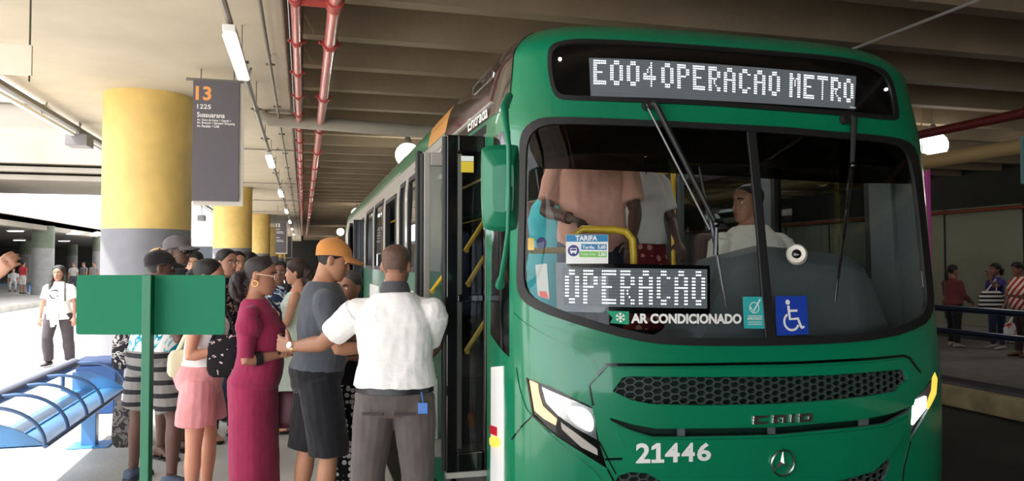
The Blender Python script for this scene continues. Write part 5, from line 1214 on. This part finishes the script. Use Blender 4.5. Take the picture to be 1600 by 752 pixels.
# --- man with palm print shirt
M_palm = floral('teal palm print', [(0, S(232, 234, 232)), (.50, S(120, 190, 200)), (.535, S(24, 128, 150)), (.60, S(232, 234, 232))], 7); M_strp = striped('grey black stripes', S(40, 40, 44), S(126, 124, 122), 3.4, 'Z', .30, .6)
P = Person('person', 'person in teal palm shirt and grey striped shorts, legs apart behind the green post', 243, 5.62, 38, 1.66, 'm', (74, 50, 42), 1.2, 1.25, .07, .02, .3, .05, vox=.0075, arms={1: arm((.3, .1, -1), (-.3, .8, .3)), -1: arm((-.25, .05, -1), (.1, .7, .2))},
           legs={-1: dict(t=(-.24, -.02, -1), c=(-.04, -.06, -1), toe=-.3), 1: dict(t=(.24, .14, -1), c=(.10, -.10, -1), toe=.5)})
P.body(); P.top('shirt', M_palm, hem=.86, sleeve=.8, off=.02, soff=.025); P.legs_('shorts', M_strp, to=.86, waist=.99, off=.022, flare=.03); P.hair(BLK, .006, .07, .0, -.07); P.cap(cloth('black cap', S(34, 30, 34)), emblem=mat('gold emblem', S(214, 160, 60), .5)); P.face(); P.shoes(mat('slate sneaker', S(70, 84, 104), .7), 'shoe', mat('slate sole', S(52, 62, 80), .7))
# --- man with grey cap and sunglasses
P = Person('person', 'tall person in grey cap and dark sunglasses standing above the green sign', 274, 6.45, 112, 1.79, 'm', (78, 54, 44), 1.1, 1.1, .03, 0, -.25, .0, vox=.008)
P.body(); P.top('t_shirt', cloth('charcoal tee', S(62, 64, 70)), hem=.85, sleeve=.8, off=.02, soff=.022); P.legs_('shorts', M_strp, to=.95, waist=.98, off=.02, flare=.03); P.hair(BLK, .005, .07, .0, -.07); P.cap(cloth('grey cap', S(98, 92, 96))); P.glasses(M_gloss, M_gloss); P.face(); P.sandals(M_rubber)
# --- others in the queue
P = Person('person', 'person in tan cap, mostly hidden behind the black cap', 248, 7.0, 140, 1.69, 'm', MD, 1, 1, 0, vox=.011); P.body(); P.top('t_shirt', cloth('tan tee', S(120, 112, 104))); P.legs_('trousers', cloth('dark jeans', S(50, 54, 66))); P.cap(cloth('tan cap', S(206, 170, 118))); P.face(); P.shoes(M_rubber)
P = Person('person', 'person with dark hair in black floral top, face above the sign corner', 352, 7.05, 128, 1.69, 'f', (150, 106, 86), 1.05, 1.05, .02, 0, -.2, .05, vox=.009); P.body()
P.top('blouse', floral('black rose print', [(0, S(26, 25, 30)), (.55, S(196, 150, 150)), (.59, S(60, 70, 64)), (.64, S(26, 25, 30))], 13), hem=.84, sleeve=.7); P.legs_('trousers', cloth('black trousers', S(34, 34, 40))); P.hair(BLK, .012, .094, .0, -.07); P.lock([(0, -.09, .04), (0, -.12, .02), (0, -.12, -.04)], [.03, .04, .02], 'bun'); P.face(); P.sandals(M_rubber)
P = Person('person', 'person with dark hair directly behind the face above the sign corner', 369, 8.0, 150, 1.68, 'f', (158, 112, 92), 1, 1, 0, 0, -.3, 0, vox=.011); P.body(); P.top('t_shirt', cloth('slate tee', S(86, 90, 100))); P.legs_('trousers', cloth('blue jeans', S(60, 74, 104))); P.hair(BLK, .015, .094, -.02, -.10); P.face(); P.shoes(M_rubber)
P = Person('person', 'person with dark hair between grey cap and the face above the sign corner', 303, 7.4, 165, 1.67, 'f', LT, 1, 1, 0, vox=.011); P.body(); P.top('t_shirt', cloth('rust tee', S(150, 96, 80))); P.legs_('trousers', cloth('navy trousers', S(44, 50, 70))); P.hair(BLK, .016, .07, -.03, -.11); P.face(); P.shoes(M_rubber)
P = Person('person', 'person seen from behind with black hair, over the glasses wearer in maroon', 388, 8.8, 20, 1.67, 'f', MD, 1, 1, 0, vox=.011); P.body(); P.top('t_shirt', cloth('dark tee', S(60, 58, 64))); P.legs_('trousers', cloth('black jeans', S(40, 42, 50))); P.hair(BLK, .026, .07, -.03, -.11, bumpy=.010); P.shoes(M_rubber)
P = Person('person', 'distant person with short dark hair beside the third yellow column', 414, 10.2, 200, 1.66, 'm', (150, 104, 84), 1, 1, 0, vox=.013); P.body(); P.top('t_shirt', cloth('brown tee', S(110, 84, 74))); P.legs_('trousers', cloth('khaki trousers', S(110, 100, 84))); P.hair(BLK, .008, .094, .02, -.05); P.face(); P.shoes(M_rubber)
P = Person('person', 'short distant person with dark hair between the third column and the long haired face', 425, 12.5, 175, 1.52, 'f', MD, 1, 1, 0, vox=.014); P.body(); P.top('t_shirt', floral('grey print', [(0, S(60, 60, 66)), (.52, S(190, 190, 190))], 9)); P.legs_('trousers', cloth('black leggings', S(34, 34, 38))); P.hair(BLK, .014, .094, -.01, -.09); P.face(); P.shoes(M_rubber)
P = Person('person', 'person with long black wavy hair in blue and white print dress', 437, 8.6, 160, 1.57, 'f', (120, 80, 64), 1.02, 1, .01, 0, .1, .0, vox=.010, arms={1: arm((.12, .1, -1), (-.4, .8, .3)), -1: arm((-.15, .05, -1), (0, .2, -1))}); P.body()
P.dress('dress', floral('blue white print', [(0, S(44, 56, 84)), (.48, S(206, 214, 222)), (.56, S(90, 110, 150)), (.62, S(44, 56, 84))], 9), z0=.35, w0=.25, d0=.23, sleeve=.5); P.hair(BLK, .018, .094, -.02, -.11)
for sx in (-1, 1): P.lock([(.055*sx, -.03, .06), (.088*sx, -.02, .0), (.098*sx, -.005, -.09), (.10*sx, .02, -.19), (.09*sx, .04, -.26)], [.03, .04, .045, .045, .02], 'long_hair', .010)
P.face(); P.sandals(M_rubber)
P = Person('person', 'person with brown curly hair in pale mint dress, forearm raised to the left', 466, 7.4, 268, 1.59, 'f', (176, 126, 102), 1.08, 1.1, .02, 0, .0, .05, vox=.009, arms={-1: arm((-.12, .25, -1), (.05, 1, .22), (0, 0, -1), .5), 1: arm((.1, .2, -1), (0, .9, .3))}); P.body()
P.dress('dress', floral('mint with white flowers', [(0, S(206, 220, 208)), (.62, S(240, 240, 236)), (.68, S(206, 220, 208))], 8), z0=.3, w0=.26, d0=.25, sleeve=0, neck=1.40); P.hair((58, 38, 32), .022, .075, -.02, -.10, bumpy=.008); P.lock([(0, -.08, .04), (0, -.12, -.02), (0, -.125, -.10), (0, -.10, -.16)], [.05, .075, .07, .03], 'curly_hair', .016); P.face(); P.sandals(M_rubber)
# --- bags
def bag(name, label, cat, c, w, d, h, rz, m, strap_pts=None, ms=None, round_=.25):
    o = thing(name, label, cat, (c.x, c.y, c.z-h/2), rz); M = wm(o); mb = MB(); R = []
    for t in (0, .06, .2, .5, .8, .96, 1):
        k = (1-.35*(2*t-1)**6)*(1+.12*(1-t)); R.append([M @ Vector((w/2*k*math.copysign(abs(math.cos(a))**.6, math.cos(a)), d/2*k*(1-.45*t)*math.copysign(abs(math.sin(a))**.7, math.sin(a)), h*t)) for a in [2*PI*i/20 for i in range(20)]])
    mb.loft(R); mb.build('body', [m], o, smooth=True, sharp=60)
    if strap_pts: mb = MB(); mb.tube(strap_pts, .012, 8); mb.build('strap', [ms or m], o, smooth=True)
    return o
p = pt(284, 568, 4.88); bag('handbag', 'cream handbag hanging at the hip of the pink shorts', 'bag', p, .16, .09, .17, -YAW+.5, mat('cream leather', S(214, 208, 176), .5), [p+Vector((-.03, 0, .07)), pt(292, 520, 4.85), pt(306, 478, 4.86), pt(318, 500, 5.0), p+Vector((.07, .04, .07))])
p = pt(351, 556, 4.78); bag('shoulder_bag', 'black floral shoulder bag held between pink shorts and maroon dress', 'bag', p, .20, .10, .26, -YAW, floral('black bag flowers', [(0, S(24, 22, 26)), (.60, S(200, 190, 190)), (.635, S(190, 90, 110)), (.66, S(24, 22, 26))], 14), [p+Vector((-.07, 0, .1)), pt(342, 500, 4.8), pt(352, 478, 4.82), pt(362, 500, 4.8), p+Vector((.07, 0, .1))])
p = pt(196, 662, 5.75); bag('cloth_bag', 'crumpled dark patterned cloth bag hanging left of the green post', 'bag', p, .17, .12, .34, -YAW+.2, floral('crumpled print', [(0, S(50, 50, 52)), (.5, S(110, 108, 108)), (.6, S(60, 60, 62))], 16), [p+Vector((-.02, 0, .14)), pt(200, 600, 5.75), pt(208, 562, 5.75)], M_rubber)
p = pt(194, 548, 5.9); bag('floral_bag', 'black and white floral cloth bag left of the green post, above the bench end', 'bag', p, .16, .10, .28, -YAW+.3, floral('black white floral', [(0, S(44, 42, 46)), (.5, S(206, 200, 196)), (.56, S(96, 92, 96)), (.62, S(44, 42, 46))], 16), [p+Vector((-.03, 0, .12)), pt(203, 508, 5.85), pt(214, 492, 5.8), p+Vector((.04, 0, .12))])
p = pt(447, 640, 4.78); bag('handbag', 'dark wine handbag tucked between maroon dress and black shorts', 'bag', p, .14, .10, .22, -YAW, mat('wine leather', S(84, 26, 46), .5))
# --- woman walking on the left
P = Person('person', 'person walking alone in white printed tee, jacket tied round the waist', 93, 12.0, 172, 1.53, 'f', (136, 96, 80), 1.08, 1.05, .02, .0, .0, .1, vox=.010, arms={1: arm((.28, .05, -1), (.05, .2, -1)), -1: arm((-.28, .05, -1), (-.05, .2, -1))}, legs={1: dict(t=(.10, .2, -1), c=(.0, -.2, -1)), -1: dict(t=(-.10, -.05, -1), c=(0, -.25, -1))})
P.body(); P.top('t_shirt', cloth('white tee', S(240, 238, 236), .03), hem=.84, sleeve=.7, off=.024, soff=.024); P.legs_('trousers', cloth('dark trousers', S(70, 64, 70)), flare=.008)
mb = MB(); P.skirt_rings(mb, 1.0, .80, .215, .18, .03); P.voxel(mb, 'tied_jacket', cloth('pale jacket', S(226, 222, 222)), fold=.006)
mb = MB(); mb.tube([Vector(q)*P.k for q in ((.03, .165, .95), (.035, .18, .85), (.02, .175, .68))], [.03, .035, .03], 8, flat=.5); mb.tube([Vector(q)*P.k for q in ((-.03, .165, .95), (-.03, .178, .85), (-.05, .17, .72))], [.03, .035, .03], 8, flat=.5); P.local(mb, 'jacket_sleeve', cloth('pale jacket', S(226, 222, 222)), smooth=True)
mb = MB()
for a, b in (((-.07, 1.27), (-.02, 1.32)), ((-.02, 1.32), (.05, 1.30)), ((.05, 1.30), (.08, 1.22)), ((.08, 1.22), (.04, 1.17)), ((.04, 1.17), (-.01, 1.18)), ((-.05, 1.20), (-.03, 1.24))):
    mb.tube([P.k*Vector((x, .158, z)) for x, z in (a, b)], .011, 6)
P.local(mb, 'shirt_print', mat('black print', S(30, 30, 32), .7)); P.hair(BLK, .016, .094, -.02, -.11)
P.lock([(.05, -.03, .05), (.085, .0, -.02), (.095, .04, -.12), (.09, .09, -.24), (.08, .11, -.34)], [.03, .038, .042, .04, .018], 'long_hair', .006); P.lock([(-.05, -.03, .05), (-.08, -.02, -.02), (-.085, -.02, -.12), (-.07, -.02, -.2)], [.03, .036, .04, .018], 'long_hair', .006)
P.strap([(-.13, .09, 1.44), (-.145, .13, 1.3), (-.15, .12, 1.12)], .014, mat('grey strap', S(90, 90, 96), .7)); P.face(); P.shoes(M_rubber)
# --- cut by the left edge of the frame
P = Person('person', 'person cut by the left edge, raised hand and red printed skirt in view', -88, 3.5, 100, 1.62, 'f', (150, 108, 88), 1.05, 1.1, .03, vox=.007, arms={1: dict(arm(0, 0, (-.6, 0, .1), .7, (.1, .75, .7)), u=(0, 0, -1), f=(0, 0, -1), el=pt(-48, 525, 3.35), wr=pt(-20, 468, 3.4)), -1: arm((-.1, .0, -1), (0, .1, -1))}); P.body(); P.top('blouse', cloth('brown blouse', S(110, 80, 70)), sleeve=.6)
P.skirt('skirt', floral('red print', [(0, S(176, 64, 56)), (.5, S(206, 120, 100)), (.56, S(150, 44, 44))], 18), 1.0, .25, .30, .32); P.hair(BLK, .014, .094, -.02, -.1); P.face(); P.sandals(M_rubber)
# --- far platform on the left
for i, (px, d, face, H, shirt, lab, sex) in enumerate(((36, 40.5, 20, 1.66, (222, 70, 80), 'distant person in red tee and white shorts on the far platform', 'm'), (115, 41, 160, 1.6, (176, 172, 170), 'distant person in grey tee right of the far column', 'f'), (131, 44, 200, 1.62, (110, 106, 108), 'distant person in dark tee on the far platform, second from the yellow column', 'm'), (147, 42, 180, 1.64, (140, 132, 130), 'distant person in taupe tee next to the yellow column', 'm'))):
    P = Person('person', lab, px, d, face, H, sex, MD, 1.05, 1.05, .0, vox=.016); P.body(); P.top('t_shirt', cloth('far tee', S(*shirt)), vox=.018, fold=0); P.legs_('shorts', cloth('far shorts', S(*((226, 222, 220) if i == 0 else (70, 72, 80)))), to=1.0 if i == 0 else 1.95, vox=.018, fold=0); P.hair(BLK, .01, .094, .0, -.07); P.shoes(M_rubber)
q = gp(20, 43); fbn = thing('bench', 'small blue bench on the far platform under a seated person', 'bench', (q[0], q[1], 0)); mb = MB(); mb.box((q[0]-1.2, q[1]-.25, .40), (q[0]+1.0, q[1]+.25, .45)); mb.build('seat', [M_bench], fbn)
for dx in (-1, .8): mb = MB(); mb.box((q[0]+dx, q[1]-.2, 0), (q[0]+dx+.08, q[1]+.2, .4)); mb.build('leg', [M_bench], fbn)
P = Person('person', 'distant person in white seated on the far blue bench', 21, 42.9, 150, 1.6, 'm', LT, z0=-.27, vox=.016, sit=True, legs={1: dict(t=(.08, 1, -.15), c=(0, .0, -1)), -1: dict(t=(-.08, 1, -.15), c=(0, 0, -1))}); P.body(); P.top('t_shirt', cloth('far white', S(226, 224, 222)), vox=.018, fold=0); P.legs_('trousers', cloth('far white trousers', S(200, 196, 194)), to=1.9, vox=.018, fold=0); P.hair((120, 110, 104), .008, .08, .0, -.07); P.shoes(M_rubber)
# --- right hand platform
P = Person('person', 'person in maroon jacket with ponytail leaning at the dark blue railing', 1488, 14.8, 75, 1.53, 'f', (120, 80, 62), 1.08, 1.1, .03, .0, .2, 0, vox=.010, arms={1: arm((.15, .25, -1), (-.2, .9, -.5)), -1: arm((-.15, .2, -1), (.2, .9, -.3))}, legs={1: dict(t=(.1, -.1, -1)), -1: dict(t=(-.05, .2, -1))}); P.body(); P.top('jacket', cloth('maroon jacket', S(112, 56, 56)), hem=.80, sleeve=1.9, off=.028, soff=.024); P.legs_('trousers', cloth('black trousers', S(34, 34, 40))); P.hair(BLK, .010, .094, .0, -.07); P.lock([(0, -.09, .03), (0, -.14, .0), (0, -.15, -.1), (0, -.13, -.2)], [.03, .04, .045, .02]); P.face(); P.shoes(mat('pale shoe', S(170, 160, 150), .6))
P = Person('person', 'person in indigo top and jeans raising a hand, striped tote on the shoulder', 1556, 14.4, 262, 1.55, 'f', (116, 76, 60), 1.05, 1.05, .02, .0, .0, 0, vox=.010, arms={-1: arm((-.2, .85, -.35), (-.1, .55, .9), (0, .6, 0), .3, (0, .3, 1)), 1: arm((.2, .2, -1), (0, .6, -.7))}); P.body(); P.top('t_shirt', cloth('indigo top', S(58, 54, 128)), hem=.84, sleeve=.6, off=.02); P.legs_('trousers', cloth('blue jeans', S(56, 66, 96)), off=.012); P.hair(BLK, .016, .07, -.01, -.09, bumpy=.006); P.lock([(0, -.08, .03), (0, -.13, .0), (0, -.13, -.10)], [.04, .06, .03], 'ponytail', .01); P.face(); P.shoes(mat('pale shoe', S(170, 160, 150), .6))
p = pt(1549, 470, 14.05); bag('tote_bag', 'black and white striped tote on the shoulder of the indigo top', 'bag', p, .42, .14, .36, -YAW, striped('tote stripes', S(26, 26, 30), S(216, 214, 208), 4.2, 'Z', .5), [p+Vector((-.12, 0, .16)), pt(1556, 436, 14.2), p+Vector((.12, 0, .16))], mat('white strap', S(220, 216, 210), .7))
P = Person('person', 'person in red and white striped top at the right edge of the frame', 1596, 13.2, 268, 1.58, 'f', (112, 74, 58), 1.15, 1.15, .05, .08, .0, .2, vox=.010, arms={-1: arm((-.2, .3, -1), (.1, .8, .1)), 1: arm((.15, .2, -1), (0, .5, -.8))}); P.body(); P.top('blouse', striped('red white stripes', S(176, 50, 46), S(226, 214, 204), 4.6, 'DIAGONAL', .5), hem=.80, sleeve=1.1, off=.03, soff=.03); P.legs_('trousers', cloth('brown trousers', S(58, 46, 46)), off=.022); P.hair(BLK, .014, .07, .0, -.08, bumpy=.006); P.face(); P.sandals(M_rubber)
p = pt(1578, 520, 13.1); bag('plastic_bag', 'white and red plastic shopping bag beside the striped top', 'bag', p, .2, .12, .32, -YAW, floral('bag print', [(0, S(226, 222, 222)), (.55, S(196, 60, 70))], 7), [p+Vector((-.04, 0, .14)), pt(1582, 496, 13.1), p+Vector((.04, 0, .14))])
# --- inside the bus
FLZ = FL
P = Person('person', 'person in peach tee standing inside the bus behind the windscreen', 925, 4.62, 186, 1.70, 'm', (70, 48, 40), 1.1, 1.05, .03, .02, .3, .35, z0=FLZ, vox=.007, arms={1: arm((.30, .30, -1), (-.62, .75, -.22), (0, 0, -1), .5), -1: arm((-.22, .3, -1), (.12, .75, -.75), (0, 0, -1), .5)}); P.body(); P.top('t_shirt', cloth('peach tee', S(222, 166, 148), .05), hem=.84, sleeve=.78, off=.024, soff=.028, fold=.006); P.legs_('trousers', cloth('dark jeans', S(44, 46, 58))); P.hair(BLK, .006, .094, .03, -.05); P.face(); P.shoes(M_rubber)
mb = MB(); w = P.arm[1][1].lerp(P.arm[1][2], .86); f = P.arm[1][3]; mb.tube([w-f*.022, w+f*.022], .036, 16); P.local(mb, 'wristband', mat('wine band', S(84, 24, 34), .6), smooth=True)
P = Person('person', 'person in white tee and maroon dotted skirt inside the bus behind the peach tee', 992, 5.2, 170, 1.68, 'f', (64, 44, 38), 1.15, 1.15, .04, .02, .1, .2, z0=FLZ, vox=.008, arms={1: arm((.2, .2, -1), (-.2, .8, -.3)), -1: arm((-.3, .15, -1), (.1, .6, -.5))}); P.body(); P.top('t_shirt', cloth('white tee', S(214, 210, 204), .04), hem=.92, sleeve=.75, off=.022, soff=.026); P.skirt('skirt', floral('maroon dots', [(0, S(206, 150, 130)), (.30, S(116, 36, 44))], 15, 'dots'), 1.04, .35, .34, .3); P.hair(BLK, .012, .094, .0, -.08); P.face(); P.sandals(M_rubber)
P.strap([(.05, .10, 1.42), (.02, .15, 1.3), (.0, .165, 1.2), (-.02, .15, 1.3), (-.05, .10, 1.42)], .004, M_gloss, 'lanyard')
P = Person('person', 'person in turquoise sleeveless dress boarding, at the left side of the windscreen', 868, 5.05, 200, 1.64, 'f', (66, 46, 38), 1.1, 1.1, .03, z0=FLZ-.15, vox=.009); P.body(); P.dress('dress', cloth('turquoise cotton', S(70, 176, 186), .06), z0=.3, w0=.25, d0=.23, sleeve=0, neck=1.42); P.hair(BLK, .02, .094, -.01, -.09, bumpy=.006); P.face(); P.sandals(M_rubber)
P = Person('person', 'bus driver in white polo at the wheel, head turned to the door', 1178, 4.80, 165, 1.76, 'm', (128, 86, 66), 1.15, 1.1, .05, -.05, 1.45, .02, z0=.34, vox=.0065, sit=True, arms={1: arm((.35, .2, -1), (-.1, .9, .1), (0, 0, -1), .8), -1: arm((-.4, .3, -.9), (.2, .9, .1), (0, 0, -1), .8)}, legs={1: dict(t=(.12, .75, -.55), c=(0, .1, -1)), -1: dict(t=(-.12, .75, -.55), c=(0, .1, -1))}); P.body(feet=False); P.top('polo_shirt', cloth('white polo', S(224, 216, 200), .04), hem=.86, sleeve=.72, off=.024, soff=.028, fold=.006); P.legs_('trousers', cloth('grey trousers', S(80, 76, 76)), to=1.7); P.hair((44, 36, 34), .005, .088, .035, -.06); P.face()
